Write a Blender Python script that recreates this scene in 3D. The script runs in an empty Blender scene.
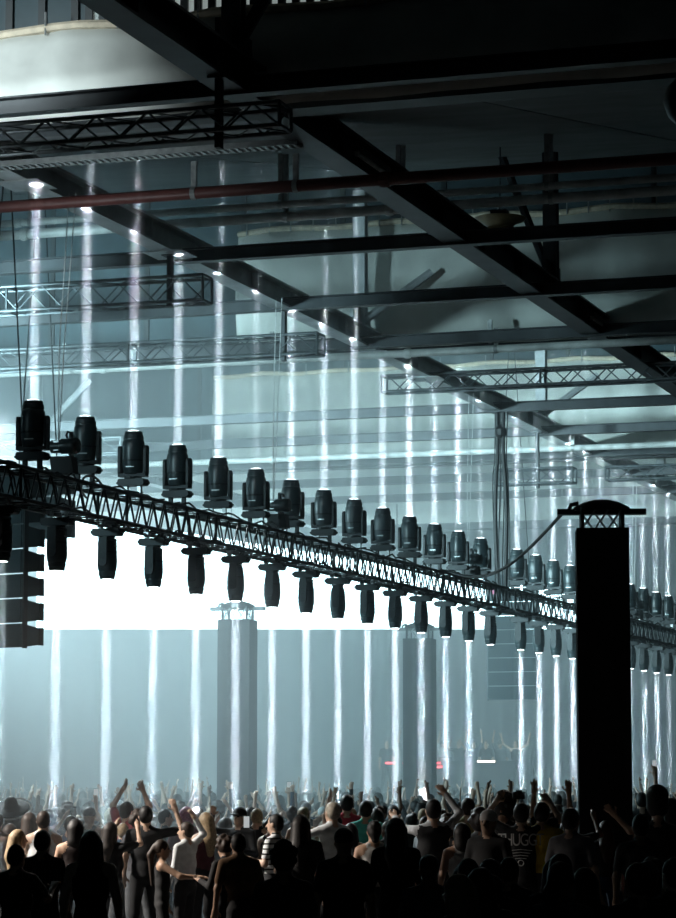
import bpy, bmesh, math, random
import numpy as np
from mathutils import Vector, Matrix, Euler
sc = bpy.context.scene
col = sc.collection
PI = math.pi
# ---------------------------------------------------------------- camera
F, CX, CY, YH, XV, HC = 2700., 338., 459., 772., 1240., 2.25
TH = math.atan((YH-CY)/F)
PS = math.atan((XV-CX)*math.cos(TH)/F)
cd = bpy.data.cameras.new('camera'); cam = bpy.data.objects.new('camera', cd); col.objects.link(cam)
cam.location = (0, 0, HC); cam.rotation_euler = (PI/2+TH, 0, PS)
cd.sensor_fit = 'VERTICAL'; cd.sensor_height = 24.; cd.lens = 24.*F/918.; cd.clip_start = .5; cd.clip_end = 400
sc.camera = cam
FW = np.array([-math.sin(PS)*math.cos(TH), math.cos(PS)*math.cos(TH), math.sin(TH)])
RT = np.array([math.cos(PS), math.sin(PS), 0.]); UP = np.cross(RT, FW); CAM = np.array([0, 0, HC])
def at(x, y, **k):                     # pixel -> world point on a plane X=, Y=, Z= or at depth d=
    d = FW+RT*(x-CX)/F-UP*(y-CY)/F
    ax, v = list(k.items())[0]
    t = v if ax == 'd' else (v-CAM['XYZ'.index(ax)])/d['XYZ'.index(ax)]
    return CAM+d*t
def ground(x, d):                      # floor point under pixel column x at depth d
    p = at(x, YH, d=d); return float(p[0]), float(p[1])
# ---------------------------------------------------------------- world, exposure
w = bpy.data.worlds.new('night'); sc.world = w; w.use_nodes = True
w.node_tree.nodes['Background'].inputs[0].default_value = (.35, .6, .7, 1)
w.node_tree.nodes['Background'].inputs[1].default_value = 0.012
vs = sc.view_settings
vs.view_transform = 'Standard'; vs.look = 'None'; vs.gamma = 1; vs.use_curve_mapping = False
vs.exposure = 0.0
cy = sc.cycles
cy.transparent_max_bounces = 96; cy.volume_bounces = 1; cy.max_bounces = 5; cy.diffuse_bounces = 2
cy.use_denoising = True
HAZE_DENSITY, HAZE_G = .025, .25
BEAM_DENSITY = .055
BEAM_UP, BEAM_DOWN = 10.5, 11.
SCREEN = 7.
def lamp(name, kind, loc, energy, color=(.75, .95, 1), aim=None, angle=60, blend=.6, radius=.3, parent=None):
    l = bpy.data.lights.new(name, kind); l.energy = energy; l.color = color
    o = bpy.data.objects.new(name, l); col.objects.link(o); o.location = loc
    if kind == 'SPOT': l.spot_size = math.radians(angle); l.spot_blend = blend
    if kind in ('SPOT', 'POINT'): l.shadow_soft_size = radius
    if aim is not None:
        o.rotation_euler = (Vector(aim)-Vector(loc)).to_track_quat('-Z', 'Y').to_euler()
    o.parent = parent
    return o
# added unseen fill lamps, mostly left of the light truss, brightening haze and roof
TEAL = (.56, .90, 1.)
HAZE_FILL = [
    ((-22., 31., 7.5), (-20.9, 50., 7.7), 44000, 52),
    ((-27., 42., 7.5), (-20.5, 60., 8.0), 38000, 66),
    ((-33., 58., 6.5), (-25., 76., 5.), 10500, 80),
    ((-40., 72., 6.), (-29., 84., 5.), 10000, 80),
    ((-25., 40., 7.6), (-18., 42., 3.6), 4600, 62),
    ((-27., 51., 7.0), (-19., 54., 3.4), 5000, 66),
    ((-18.5, 32., 8.2), (-12.9, 45.4, 10.8), 5000, 30),  # unseen fill aimed at the second curtain
    ((-25., 13., 9.4), (-14.2, 38., 5.4), 6000, 17),  # unseen front fill added for sheen on the truss lights
]
for p, a, e, an in HAZE_FILL: lamp('haze_fill_lamp', 'SPOT', p, e, TEAL, a, an, .9, .5)
lamp('curtain_fill_lamp', 'SPOT', (-15.6, 21.5, 10.5), 2600, (.82, .96, 1), (-13.9, 28., 10.4), 42, .9, .4)  # added unseen fill for the nearest pale curtain
lamp('curtain_fill_lamp', 'SPOT', (-15.8, 23.5, 5.6), 1500, (.82, .96, 1), (-13.6, 28., 9.9), 40, .9, .4)  # second added fill, from lower down, for the curtain foot
CROWD_FILL = [  # unseen spots added to brighten the dancers
    ((-20.5, 27.5, 8.8), (-13.2, 30., 1.2), 11000, 34, (1., .93, .85)),
    ((-21., 42., 8.9), (-14., 36., 1.2), 9000, 46, (.8, .95, 1.)),
    ((-11.6, 47., 8.9), (-9.6, 34., 1.2), 900, 40, (1., .92, .82)),
    ((-23., 24., 7.5), (-12.9, 27.0, 1.2), 10000, 25, (1., .9, .8)),
]
for p, a, e, an, c in CROWD_FILL: lamp('crowd_fill_lamp', 'SPOT', p, e, c, a, an, .8, .2)
# ---------------------------------------------------------------- materials
def mat(name, c, rough=.6, metal=0., var=.25, scale=6., bump=0., emit=0., ecol=None, spec=.5):
    m = bpy.data.materials.new(name); m.use_nodes = True; t = m.node_tree; N = t.nodes; L = t.links
    b = N['Principled BSDF']; b.inputs['Roughness'].default_value = rough; b.inputs['Metallic'].default_value = metal
    b.inputs['Specular IOR Level'].default_value = spec
    tc = N.new('ShaderNodeTexCoord'); nz = N.new('ShaderNodeTexNoise'); nz.inputs['Scale'].default_value = scale; nz.inputs['Detail'].default_value = 5
    L.new(tc.outputs['Object'], nz.inputs['Vector'])
    r = N.new('ShaderNodeValToRGB'); r.color_ramp.elements[0].position = .3; r.color_ramp.elements[1].position = .7
    r.color_ramp.elements[0].color = (*[x*(1-var) for x in c], 1); r.color_ramp.elements[1].color = (*[min(1, x*(1+var*.5)) for x in c], 1)
    L.new(nz.outputs['Fac'], r.inputs[0]); L.new(r.outputs[0], b.inputs['Base Color'])
    if bump:
        bp = N.new('ShaderNodeBump'); bp.inputs['Strength'].default_value = bump; bp.inputs['Distance'].default_value = .02
        L.new(nz.outputs['Fac'], bp.inputs['Height']); L.new(bp.outputs[0], b.inputs['Normal'])
    if emit:
        b.inputs['Emission Color'].default_value = (*(ecol or c), 1); b.inputs['Emission Strength'].default_value = emit
    return m
def attr_mat(name, prop, rough=.75, scale=9., var=.22):
    m = mat(name, (1, 1, 1), rough, 0, var, scale, .15); t = m.node_tree; N = t.nodes; L = t.links
    a = N.new('ShaderNodeAttribute'); a.attribute_type = 'OBJECT'; a.attribute_name = prop
    mx = N.new('ShaderNodeMix'); mx.data_type = 'RGBA'; mx.blend_type = 'MULTIPLY'; mx.inputs[0].default_value = 1
    src = [l.from_socket for l in L if l.to_socket.name == 'Base Color'][0]
    L.new(a.outputs['Color'], mx.inputs[6]); L.new(src, mx.inputs[7]); L.new(mx.outputs[2], N['Principled BSDF'].inputs['Base Color'])
    return m
def vol_mat(name, dens, g, c=(.9, .97, 1)):
    m = bpy.data.materials.new(name); m.use_nodes = True; t = m.node_tree; t.nodes.clear()
    o = t.nodes.new('ShaderNodeOutputMaterial'); s = t.nodes.new('ShaderNodeVolumeScatter')
    s.inputs['Color'].default_value = (*c, 1); s.inputs['Density'].default_value = dens; s.inputs['Anisotropy'].default_value = g
    t.links.new(s.outputs[0], o.inputs['Volume']); return m
M = dict(
    floor=mat('concrete_floor', (.022, .023, .025), .7, bump=.2, scale=2),
    wall=mat('dark_wall', (.10, .115, .12), .9, scale=.6),
    roof=mat('roof_sheet', (.16, .18, .185), .85, scale=1.2),
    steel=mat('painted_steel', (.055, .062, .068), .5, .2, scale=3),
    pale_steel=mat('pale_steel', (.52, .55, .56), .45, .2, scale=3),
    red=mat('red_pipe_paint', (.15, .05, .045), .5, scale=4),
    white_pipe=mat('white_pipe_paint', (.62, .64, .62), .45, scale=4),
    galv=mat('galvanised', (.40, .42, .42), .4, .6, scale=14),
    curtain=mat('pale_curtain', (.66, .68, .64), .9, scale=1.4, var=.18, bump=.1),
    hem=mat('rope_hem', (.60, .52, .40), .9, scale=9),
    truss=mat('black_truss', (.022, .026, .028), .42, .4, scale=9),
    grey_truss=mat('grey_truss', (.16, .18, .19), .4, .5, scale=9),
    lamp=mat('black_plastic', (.026, .045, .050), .34, 0, scale=12, spec=.6),
    lamp2=mat('black_metal', (.013, .018, .020), .45, .3, scale=12),
    silver=mat('worn_silver', (.5, .52, .53), .35, .8, scale=20),
    lens=mat('lens', (.9, .97, 1), .1, emit=14., ecol=(.85, .96, 1)),
    cable=mat('black_rubber', (.012, .013, .014), .5, scale=20),
    grey_cable=mat('steel_wire', (.85, .86, .86), .5, .0, scale=20),
    cloth=mat('black_cloth', (.012, .012, .013), .95, scale=3, bump=.3),
    speaker=mat('speaker_paint', (.012, .034, .04), .55, scale=10),
    grille=mat('speaker_grille', (.009, .026, .032), .7, scale=60, bump=.2),
    brass=mat('yellowed_enamel', (.42, .34, .19), .45, scale=8),
    pink=mat('pink_sticker', (.75, .12, .30), .5),
    tube=mat('white_batten', (.75, .76, .72), .4),
    hair=attr_mat('hair', 'tint', .55, 40., .5),
    gear=attr_mat('gear', 'tint', .6, 14., .15),
    skin=attr_mat('skin', 'skin', .5, 12., .12),
    top=attr_mat('top_fabric', 'top', .85, 16., .25),
    bottom=attr_mat('trouser_fabric', 'bottom', .85, 16., .25),
    shoe=mat('shoe', (.03, .03, .03), .5),
    dark=mat('eyes_and_brows', (.02, .014, .012), .5),
    stage=mat('stage_black', (.02, .022, .024), .6),
    redled=mat('red_led', (1, .12, .12), .4, emit=5., ecol=(1, .10, .12)),
    whiteled=mat('white_led', (1, .9, .85), .4, emit=6., ecol=(1, .85, .75)),
    phone=mat('phone_screen', (.85, .95, 1), .2, emit=.35, ecol=(.9, .97, 1)),
    print=mat('white_print', (.8, .8, .78), .7),
)
def screen_mat():
    m = mat('led_screen_white', (.9, .95, 1), .4); N = m.node_tree.nodes; L = m.node_tree.links; b = N['Principled BSDF']
    b.inputs['Emission Color'].default_value = (.58, .90, 1, 1); b.inputs['Emission Strength'].default_value = SCREEN
    return m
M['screen'] = screen_mat()
M['haze'] = vol_mat('haze', HAZE_DENSITY, HAZE_G)
M['beam'] = vol_mat('beam_haze', BEAM_DENSITY, 0., (.93, .98, 1))
def glow_pane(name, c, e):
    return mat(name, c, .3, emit=e, ecol=c, var=.4, scale=2)
M['pane_lit'] = glow_pane('lit_clerestory_glass', (.62, .72, .70), .32)
M['pane_dark'] = glow_pane('dim_clerestory_glass', (.03, .055, .065), .05)
# ---------------------------------------------------------------- mesh helpers
def link(name, me, parent=None, loc=(0, 0, 0), rot=(0, 0, 0), scale=None):
    o = bpy.data.objects.new(name, me); col.objects.link(o); o.location = loc; o.rotation_euler = rot
    if scale is not None: o.scale = scale
    o.parent = parent
    return o
def tag(o, label, cat, group=None, kind=None):
    o['label'] = label; o['category'] = cat
    if group: o['group'] = group
    if kind: o['kind'] = kind
    return o
def empty(name, loc=(0, 0, 0), rz=0.):
    o = bpy.data.objects.new(name, None); col.objects.link(o); o.location = loc; o.rotation_euler = (0, 0, rz); o.empty_display_size = .2
    return o
def struct(o, label=None, cat=None):
    o['kind'] = 'structure'
    if label: o['label'] = label
    if cat: o['category'] = cat
    return o
def copy_tree(o, parent=None):
    c = o.copy(); col.objects.link(c); c.parent = parent
    for ch in o.children: copy_tree(ch, c)
    return c
class MB:
    def __init__(s): s.v = []; s.f = []
    def add(s, vs_, fs):
        n = len(s.v); s.v += [tuple(map(float, p)) for p in vs_]; s.f += [tuple(i+n for i in f) for f in fs]; return s
    def box(s, a, b, rot=None, piv=None):
        vs_ = [Vector((x, y, z)) for z in (a[2], b[2]) for y in (a[1], b[1]) for x in (a[0], b[0])]
        if rot is not None:
            pv = Vector(piv) if piv is not None else sum(vs_, Vector())/8
            vs_ = [pv+rot@(v-pv) for v in vs_]
        return s.add(vs_, [(0, 2, 3, 1), (4, 5, 7, 6), (0, 1, 5, 4), (2, 6, 7, 3), (0, 4, 6, 2), (1, 3, 7, 5)])
    def hexa(s, bot, top):
        return s.add(list(bot)+list(top), [(3, 2, 1, 0), (4, 5, 6, 7), (0, 1, 5, 4), (1, 2, 6, 5), (2, 3, 7, 6), (3, 0, 4, 7)])
    def tube(s, p, q, r, n=6, r2=None):
        p = Vector(p); q = Vector(q); d = (q-p).normalized(); r2 = r if r2 is None else r2
        a = d.orthogonal().normalized(); b = d.cross(a)
        vs_ = [p+(a*math.cos(t)+b*math.sin(t))*r for t in [2*PI*i/n for i in range(n)]]+[q+(a*math.cos(t)+b*math.sin(t))*r2 for t in [2*PI*i/n for i in range(n)]]
        return s.add(vs_, [(i, (i+1) % n, n+(i+1) % n, n+i) for i in range(n)]+[tuple(range(n-1, -1, -1)), tuple(range(n, 2*n))])
    def path(s, pts, r, n=6):
        pts = [Vector(p) for p in pts]; rings = []
        a = None
        for i, p in enumerate(pts):
            d = (pts[min(i+1, len(pts)-1)]-pts[max(i-1, 0)]).normalized()
            a = d.orthogonal().normalized() if a is None else (a-d*a.dot(d)).normalized()
            b = d.cross(a); rings += [p+(a*math.cos(2*PI*k/n)+b*math.sin(2*PI*k/n))*r for k in range(n)]
        fs = [(i*n+k, i*n+(k+1) % n, (i+1)*n+(k+1) % n, (i+1)*n+k) for i in range(len(pts)-1) for k in range(n)]
        fs += [tuple(range(n-1, -1, -1)), tuple((len(pts)-1)*n+k for k in range(n))]
        return s.add(rings, fs)
    def lathe(s, prof, n=20, sx=1., sy=1., c=(0, 0, 0)):
        rings = []
        for r, z in prof: rings += [(c[0]+r*sx*math.cos(2*PI*k/n), c[1]+r*sy*math.sin(2*PI*k/n), c[2]+z) for k in range(n)]
        fs = [(i*n+k, i*n+(k+1) % n, (i+1)*n+(k+1) % n, (i+1)*n+k) for i in range(len(prof)-1) for k in range(n)]
        fs += [tuple(range(n-1, -1, -1)), tuple((len(prof)-1)*n+k for k in range(n))]
        return s.add(rings, fs)
    def rbox(s, a, b, r, axis=2, n=3):          # box with rounded corners seen along an axis
        ax = [i for i in range(3) if i != axis]; pts = []
        for cx_, cy_, t0 in ((b[ax[0]]-r, b[ax[1]]-r, 0), (a[ax[0]]+r, b[ax[1]]-r, 1), (a[ax[0]]+r, a[ax[1]]+r, 2), (b[ax[0]]-r, a[ax[1]]+r, 3)):
            for k in range(n+1):
                t = (t0+k/n)*PI/2; pts.append((cx_+r*math.cos(t), cy_+r*math.sin(t)))
        vs_ = []
        for h in (a[axis], b[axis]):
            for p in pts:
                v = [0, 0, 0]; v[ax[0]], v[ax[1]], v[axis] = p[0], p[1], h; vs_.append(v)
        m = len(pts); fs = [(i, (i+1) % m, m+(i+1) % m, m+i) for i in range(m)]+[tuple(range(m-1, -1, -1)), tuple(range(m, 2*m))]
        if axis == 1: fs = [f[::-1] for f in fs]
        return s.add(vs_, fs)
    def mesh(s, name, m, smooth=False):
        me = bpy.data.meshes.new(name); me.from_pydata(s.v, [], s.f)
        for x in (m if isinstance(m, (list, tuple)) else [m]): me.materials.append(x)
        if smooth:
            me.polygons.foreach_set('use_smooth', [True]*len(me.polygons)); 
            try: me.set_sharp_from_angle(angle=math.radians(42))
            except Exception: pass
        me.update(); return me
    def build(s, name, m, parent=None, loc=(0, 0, 0), rot=(0, 0, 0), smooth=False): return link(name, s.mesh(name, m, smooth), parent, loc, rot)
# ================================================================ the hall
XL = -14.18                                     # line of the big light truss
PER, Y0 = 17.3, 28.2                            # shed roof period, first clerestory
ZB = 9.64                                       # underside of the girders
XW0, XW1 = -62., 16.
struct(MB().box((XW0, -6, -.2), (XW1, 99, 0)).build('floor', M['floor']), 'dark concrete floor of the hall under the crowd', 'floor')
struct(MB().box((XW0, 98, 0), (XW1, 98.3, 14)).build('wall_back', M['wall']), 'dark far wall of the hall lost in haze', 'wall')
struct(MB().box((XW1, -6, 0), (XW1+.3, 98.3, 14)).build('wall_right', M['wall']), 'dark side wall of the hall', 'wall')
struct(MB().box((XW0-.3, -6, 0), (XW0, 98.3, 14)).build('wall_left', M['wall']), 'dark side wall across the dance floor', 'wall')
ceil = struct(empty('ceiling'), 'dark saw-tooth shed roof of sloping sheets above the steelwork', 'ceiling')
ZLO, ZHI = 9.72, 12.9
for k in range(-2, 5):
    ya = Y0+PER*k; yb = min(ya+PER, 98.2)
    if yb-ya < 1: continue
    zb = ZLO+(ZHI-ZLO)*(yb-ya)/PER
    for j in range(13):                         # roof sheets laid side by side
        xa = XW0+6*j; xb = min(xa+5.96, XW1)
        MB().hexa([(xa, ya+.1, ZLO), (xb, ya+.1, ZLO), (xb, yb, zb), (xa, yb, zb)], [(xa, ya+.1, ZLO+.12), (xb, ya+.1, ZLO+.12), (xb, yb, zb+.12), (xa, yb, zb+.12)]).build('roof_sheet', M['roof'], ceil)
    MB().box((XW0, ya-.12, ZLO-.05), (XW1, ya+.25, ZLO+.16)).build('gutter', M['steel'], ceil)
# clerestory walls with bars and glass
for n, (k, zc, lab) in enumerate([(0, None, 'clerestory window strip of upright bars and lit glass above the pale curtain'),
                                 (1, None, 'clerestory window strip over the second pale curtain'),
                                 (2, None, 'clerestory window strip deep in the hall'), (3, None, 'clerestory window strip near the far wall')]):
    y = Y0+PER*k
    wn = struct(empty('window_%d' % (n+1), (0, y, 0)), lab, 'window')
    xs = [(x, .42) for x in np.arange(-34, -12.4, .42)]+[(x, .17) for x in np.arange(-12.4, -8.6, .17)]+[(x, .42) for x in np.arange(-8.5, 3.5, .42)] if n == 0 else [(x, 1.9) for x in np.arange(-34, 4, 1.9)]
    me = MB().box((-.045, -.05, ZLO+.1), (.045, .05, ZHI)).mesh('mullion', M['lamp2'])
    pn = {}
    for x, w_ in xs:
        lit = n == 0 and w_ < .2
        if w_ not in pn: pn[w_] = MB().box((.03, -.01, ZLO+.1), (w_-.03, .01, ZHI)).mesh('pane', M['pane_lit' if lit else 'pane_dark'])
        link('mullion', me, wn, (x, 0, 0)); link('pane', pn[w_], wn, (x, 0, 0))
    MB().box((-34, -.06, ZHI-.1), (4, .06, ZHI+.1)).build('head_rail', M['steel'], wn)
# pale blackout curtains hung in front of the clerestories
def curtain(y, x0, x1, z0, z1, lab, seed, step=.11, post=1.15):
    rnd = random.Random(seed); t = empty('curtain', ((x0+x1)/2, y, z0)); tag(t, lab, 'curtain', 'pale curtains under the roof')
    nx = int((x1-x0)/step); vs_ = []; fs = []; ph = [rnd.uniform(0, 6) for _ in range(6)]
    nz = 6
    for j in range(nz+1):
        f = j/nz
        for i in range(nx+1):
            x = x0+(x1-x0)*i/nx
            wv = .035*math.sin(x*2.1+ph[0])+.022*math.sin(x*4.7+ph[1]+f*.6)+.012*math.sin(x*11+ph[2])*(.3+.7*f)
            bow = -.16*math.sin(PI*min(1, f*1.05))              # billows towards the hall
            vs_.append((x-(x0+x1)/2, bow+wv, (z1-z0)*f+.02*math.sin(x*3+ph[3])*f))
    for j in range(nz):
        for i in range(nx): a = j*(nx+1)+i; fs.append((a, a+1, a+nx+2, a+nx+1))
    m = MB(); m.add(vs_, fs); o = m.build('cloth', M['curtain'], t, smooth=True)
    md = o.modifiers.new('thick', 'SOLIDIFY'); md.thickness = .012
    pts = [(vs_[nz*(nx+1)+i][0], vs_[nz*(nx+1)+i][1]-.01, (z1-z0)+.02+.025*math.sin(i*.35+ph[4])) for i in range(0, nx+1, 3)]
    MB().path(pts, .055, 6).build('hem', M['hem'], t, smooth=True)
    hk = MB().tube((0, 0, -.05), (0, 0, .22), .014, 5).mesh('hook', M['galv'])
    x = x0+.2
    while x < x1: link('hook', hk, t, (x-(x0+x1)/2, -.06, z1-z0)); x += post*rnd.uniform(.9, 1.1)
    return t
zc1 = float(at(60, 31, Y=Y0-.35)[2]); zc2 = float(at(330, 228, Y=Y0+PER-.35)[2])
curtain(Y0-.35, -20, 0, ZLO-.05, zc1, 'pale curtain with cord hem below the lit clerestory bars', 1, post=1.0)
curtain(Y0+PER-.35, -16.9, -2, ZLO-.02, zc2, 'pale curtain with cream hem behind the white pipes', 2, post=.42)
curtain(Y0+2*PER-.35, -24, -2, ZLO-.02, zc2+.1, 'pale curtain deep in the hall behind the black tower', 3)
curtain(Y0+3*PER-.35, -40, -6, ZLO-.02, zc2, 'pale curtain near the far wall, mostly lost in haze', 4)
# longitudinal girders: I-section bottom chord with posts and diagonals up to the roof
def girder(x, h, wd, y0, y1, posts, diags, lab, m, plates=()):
    t = empty('roof_girder', (x, y0, ZB)); tag(t, lab, 'girder', kind='structure')
    MB().box((-wd/2, 0, 0), (wd/2, y1-y0, .035)).build('lower_flange', m, t)
    MB().box((-wd/2, 0, h-.035), (wd/2, y1-y0, h)).build('upper_flange', m, t)
    MB().box((-.02, 0, .035), (.02, y1-y0, h-.035)).build('web', m, t)
    for y in posts:
        zt = 12.4-ZB
        q = MB(); q.box((-.11, y-y0-.1, h), (.11, y-y0-.07, zt)).box((-.11, y-y0+.07, h), (.11, y-y0+.1, zt)).box((-.03, y-y0-.08, h), (.03, y-y0+.08, zt)); q.build('post', m, t)
        MB().box((-.03, y-y0-.5, h), (.03, y-y0+.5, h+.3)).build('gusset', m, t)
    for y, dx, dz in diags:
        MB().tube((0, y-y0, h+.05), (dx, y-y0+.35, h+dz), .075, 6).build('diagonal', m, t)
    for y in plates: MB().box((-.3, y-y0-.3, -.015), (.3, y-y0+.3, -.001)).build('beam_catch_plate', m, t)  # added plates that catch the beams as bright spots
    s = 2.16
    for i in range(int((y1-y0)/s)):
        MB().box((-wd/2+.02, .6+i*s-.006, .035), (wd/2-.02, .6+i*s+.006, h-.035)).build('stiffener', m, t)
    return t
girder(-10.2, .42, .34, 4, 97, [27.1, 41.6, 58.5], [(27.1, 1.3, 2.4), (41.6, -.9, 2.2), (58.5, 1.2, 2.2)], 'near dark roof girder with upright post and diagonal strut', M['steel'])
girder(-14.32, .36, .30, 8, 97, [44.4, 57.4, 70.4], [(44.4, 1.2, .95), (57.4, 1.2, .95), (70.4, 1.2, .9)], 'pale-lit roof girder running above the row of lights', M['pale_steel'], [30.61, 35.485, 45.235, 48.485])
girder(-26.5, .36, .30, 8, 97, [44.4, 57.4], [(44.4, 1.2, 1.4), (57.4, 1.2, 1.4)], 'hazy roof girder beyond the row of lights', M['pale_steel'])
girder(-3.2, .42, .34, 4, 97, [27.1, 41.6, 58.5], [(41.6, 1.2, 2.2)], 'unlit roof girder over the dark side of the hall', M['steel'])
# purlins across the hall
LABP = {27.1: 'dark steel purlin in front of the nearest pale curtain', 36.: 'steel purlin crossing the upper half of the second curtain',
        40.3: 'steel purlin crossing the lower half of the second curtain', 44.4: 'steel purlin at the foot of the second curtain',
        53.3: 'steel purlin over the lower row of far trusses', 57.35: 'steel purlin at the lit girder joint deep in the hall',
        61.65: 'thin steel purlin at the foot of the deepest visible curtain', 66.: 'faint steel purlin in deep haze', 70.4: 'faint steel purlin in deepest haze', 79.: 'faintest steel purlin by the far screen'}
for y, lab in LABP.items():
    t = empty('roof_purlin', (-24, y, ZB-.04)); tag(t, lab, 'beam', 'steel roof purlins', 'structure')
    MB().box((-20, -.09, 0), (30, .09, .02)).build('lower_flange', M['steel'], t)
    MB().box((-20, -.09, .18), (30, .09, .20)).build('upper_flange', M['steel'], t)
    MB().box((-20, -.012, .02), (30, .012, .18)).build('web', M['steel'], t)
# pipes
def pipe(name, y, z, x0, x1, r, m, lab, grp, hangers=(), hm=None, top=.5):
    t = empty(name, (x0, y, z)); tag(t, lab, 'pipe', grp)
    MB().tube((0, 0, 0), (x1-x0, 0, 0), r, 10).build('tube', m, t, smooth=True)
    for x in hangers:
        q = MB(); q.box((x-x0-.035, -.02, r*.5), (x-x0+.035, .02, r+top)); q.build('hanger', hm or M['galv'], t)
        MB().lathe([(r*1.15, -.03), (r*1.15, .03)], 10).build('clamp', hm or M['galv'], t, (x-x0, 0, 0), (0, PI/2, 0))
    x = x0+3.
    while x < x1:
        MB().lathe([(r*1.18, -.06), (r*1.3, -.02), (r*1.3, .02), (r*1.18, .06)], 10).build('joint', m, t, (x-x0, 0, 0), (0, PI/2, 0)); x += 5.8
    return t
zr = 9.25
yr = float(at(170, 195, Z=zr)[1])
pipe('sprinkler_pipe', yr, zr, -24, 6, .075, M['red'], 'dull red pipe hung across the roof below the girders', None, [float(at(188, 190, Z=zr)[0]), float(at(296, 186, Z=zr)[0]), -4, 0], top=.32)
for px, lab, r in ((234, 'lower white pipe of the pair above the second curtain', .075), (222, 'upper white pipe of the pair above the second curtain', .055)):
    zz = 10.35 if px == 234 else 10.48
    yy = float(at(170, px-9.5, Z=zz)[1])
    pipe('service_pipe', yy, zz, -26, 8, r, M['white_pipe'], lab, 'white service pipes', [-17, -13, -11.2, -9, -7, -5], top=.9)
for j, (px, lab) in enumerate(((375, 'white pipe far under the roof beyond the hoist cable'), (366, 'thin white pipe far under the roof beyond the hoist cable'))):
    yy = float(at(200, px-11, Z=9.55+.1*j)[1])
    pipe('service_pipe', yy, 9.55+.1*j, -34, 4, .07-.02*j, M['white_pipe'], lab, 'white service pipes', [-20, -16, -12], top=.3)
yy = float(at(600, 447, Z=9.5)[1]); pipe('service_pipe', yy, 9.5, -30, 2, .07, M['white_pipe'], 'white pipe over the far end of the light row', 'white service pipes', [-14, -11], top=.3)
# ribbed cable tray
ct = empty('cable_tray', (-20, float(at(180, 155, Z=9.6)[1]), 9.6)); tag(ct, 'ribbed metal cable tray beneath the near hanging truss', 'tray')
xe = float(at(302, 147, Z=9.6)[0])+20
MB().box((0, -.11, 0), (xe, -.1, .07)).build('side_rail', M['galv'], ct); MB().box((0, .1, 0), (xe, .11, .07)).build('side_rail', M['galv'], ct)
rg = MB().box((-.02, -.1, 0), (.02, .1, .02)).mesh('rung', M['galv'])
for i in range(int(xe/.09)): link('rung', rg, ct, (i*.09+.04, 0, 0))
# ================================================================ box trusses
def truss(name, length, wd, ht, zig, rc, rb, m, lab, grp, loc, rz, frames=1.0, singles=True):
    t = empty(name, loc, rz); tag(t, lab, 'truss', grp)
    ch = MB().tube((0, 0, 0), (0, length, 0), rc, 8).mesh('chord', m, True)
    for sx in (-1, 1):
        for z in (0, ht): link('chord', ch, t, (sx*wd/2, 0, z))
    n = int(length/zig)
    up = MB().tube((0, 0, 0), (0, zig, ht), rb, 5).mesh('brace', m); dn = MB().tube((0, 0, ht), (0, zig, 0), rb, 5).mesh('brace', m)
    lac = MB()
    for i in range(n):
        for sx in (-1, 1):
            link('brace', up if (i+(sx > 0)) % 2 == 0 else dn, t, (sx*wd/2, i*zig, 0))
        s = 1 if i % 2 else -1
        for z in (0, ht): lac.tube((-s*wd/2, i*zig, z), (s*wd/2, (i+1)*zig, z), rb*.9, 4)
    o = lac.build('lacing', m, t); o['kind'] = 'stuff'
    fr = MB()
    fr.tube((-wd/2, 0, 0), (-wd/2, 0, ht), rc*.8, 6).tube((wd/2, 0, 0), (wd/2, 0, ht), rc*.8, 6).tube((-wd/2, 0, 0), (wd/2, 0, 0), rc*.8, 6).tube((-wd/2, 0, ht), (wd/2, 0, ht), rc*.8, 6)
    fm = fr.mesh('end_frame', m)
    k = max(1, int(length/3.0))
    for i in range(k+1): link('end_frame', fm, t, (0, length*i/k, 0))
    return t
ZT0, ZT1 = 5.55, 5.95
main = truss('lighting_truss', 53.1-26.5, .42, .40, .21, .028, .013, M['truss'], 'long black box truss with moving lights, ending by hanging cables', 'box trusses', (XL, 26.5, ZT0), 0)
far = truss('lighting_truss', 82.-53.6, .42, .40, .24, .028, .013, M['truss'], 'black box truss with moving lights passing behind the black tower', 'box trusses', (XL, 53.6, ZT0), 0)
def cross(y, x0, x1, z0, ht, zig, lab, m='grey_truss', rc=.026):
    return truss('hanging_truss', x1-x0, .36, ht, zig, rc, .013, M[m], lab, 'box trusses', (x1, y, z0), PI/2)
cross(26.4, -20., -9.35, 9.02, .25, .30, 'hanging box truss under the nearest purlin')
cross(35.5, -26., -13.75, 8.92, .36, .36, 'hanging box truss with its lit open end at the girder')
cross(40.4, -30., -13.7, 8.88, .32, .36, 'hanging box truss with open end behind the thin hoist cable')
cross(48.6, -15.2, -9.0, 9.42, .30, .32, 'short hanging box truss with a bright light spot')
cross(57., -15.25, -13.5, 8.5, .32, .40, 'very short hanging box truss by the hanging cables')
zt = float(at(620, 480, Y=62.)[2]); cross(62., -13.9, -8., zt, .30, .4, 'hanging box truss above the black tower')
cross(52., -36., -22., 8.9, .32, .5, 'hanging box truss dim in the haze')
# small hanger plates that clamp the hanging trusses to the girder
for y, x, z, hl in ((57., -14.32, 8.8, 'very short truss by the hanging cables'), (35.5, -14.32, 9.28, 'truss with the lit open end'), (40.4, -14.32, 9.2, 'truss behind the thin hoist cable'), (26.4, -10.1, 9.26, 'truss under the nearest purlin')):
    t = MB().box((-.03, -.06, -.40), (.03, .06, ZB-z)).box((-.10, -.10, ZB-z-.03), (.10, .10, ZB-z)).build('truss_hanger', M['steel'], None, (x, y, z))
    tag(t, 'steel hanger plate joining girder and '+hl, 'bracket', 'truss hangers')
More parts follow.
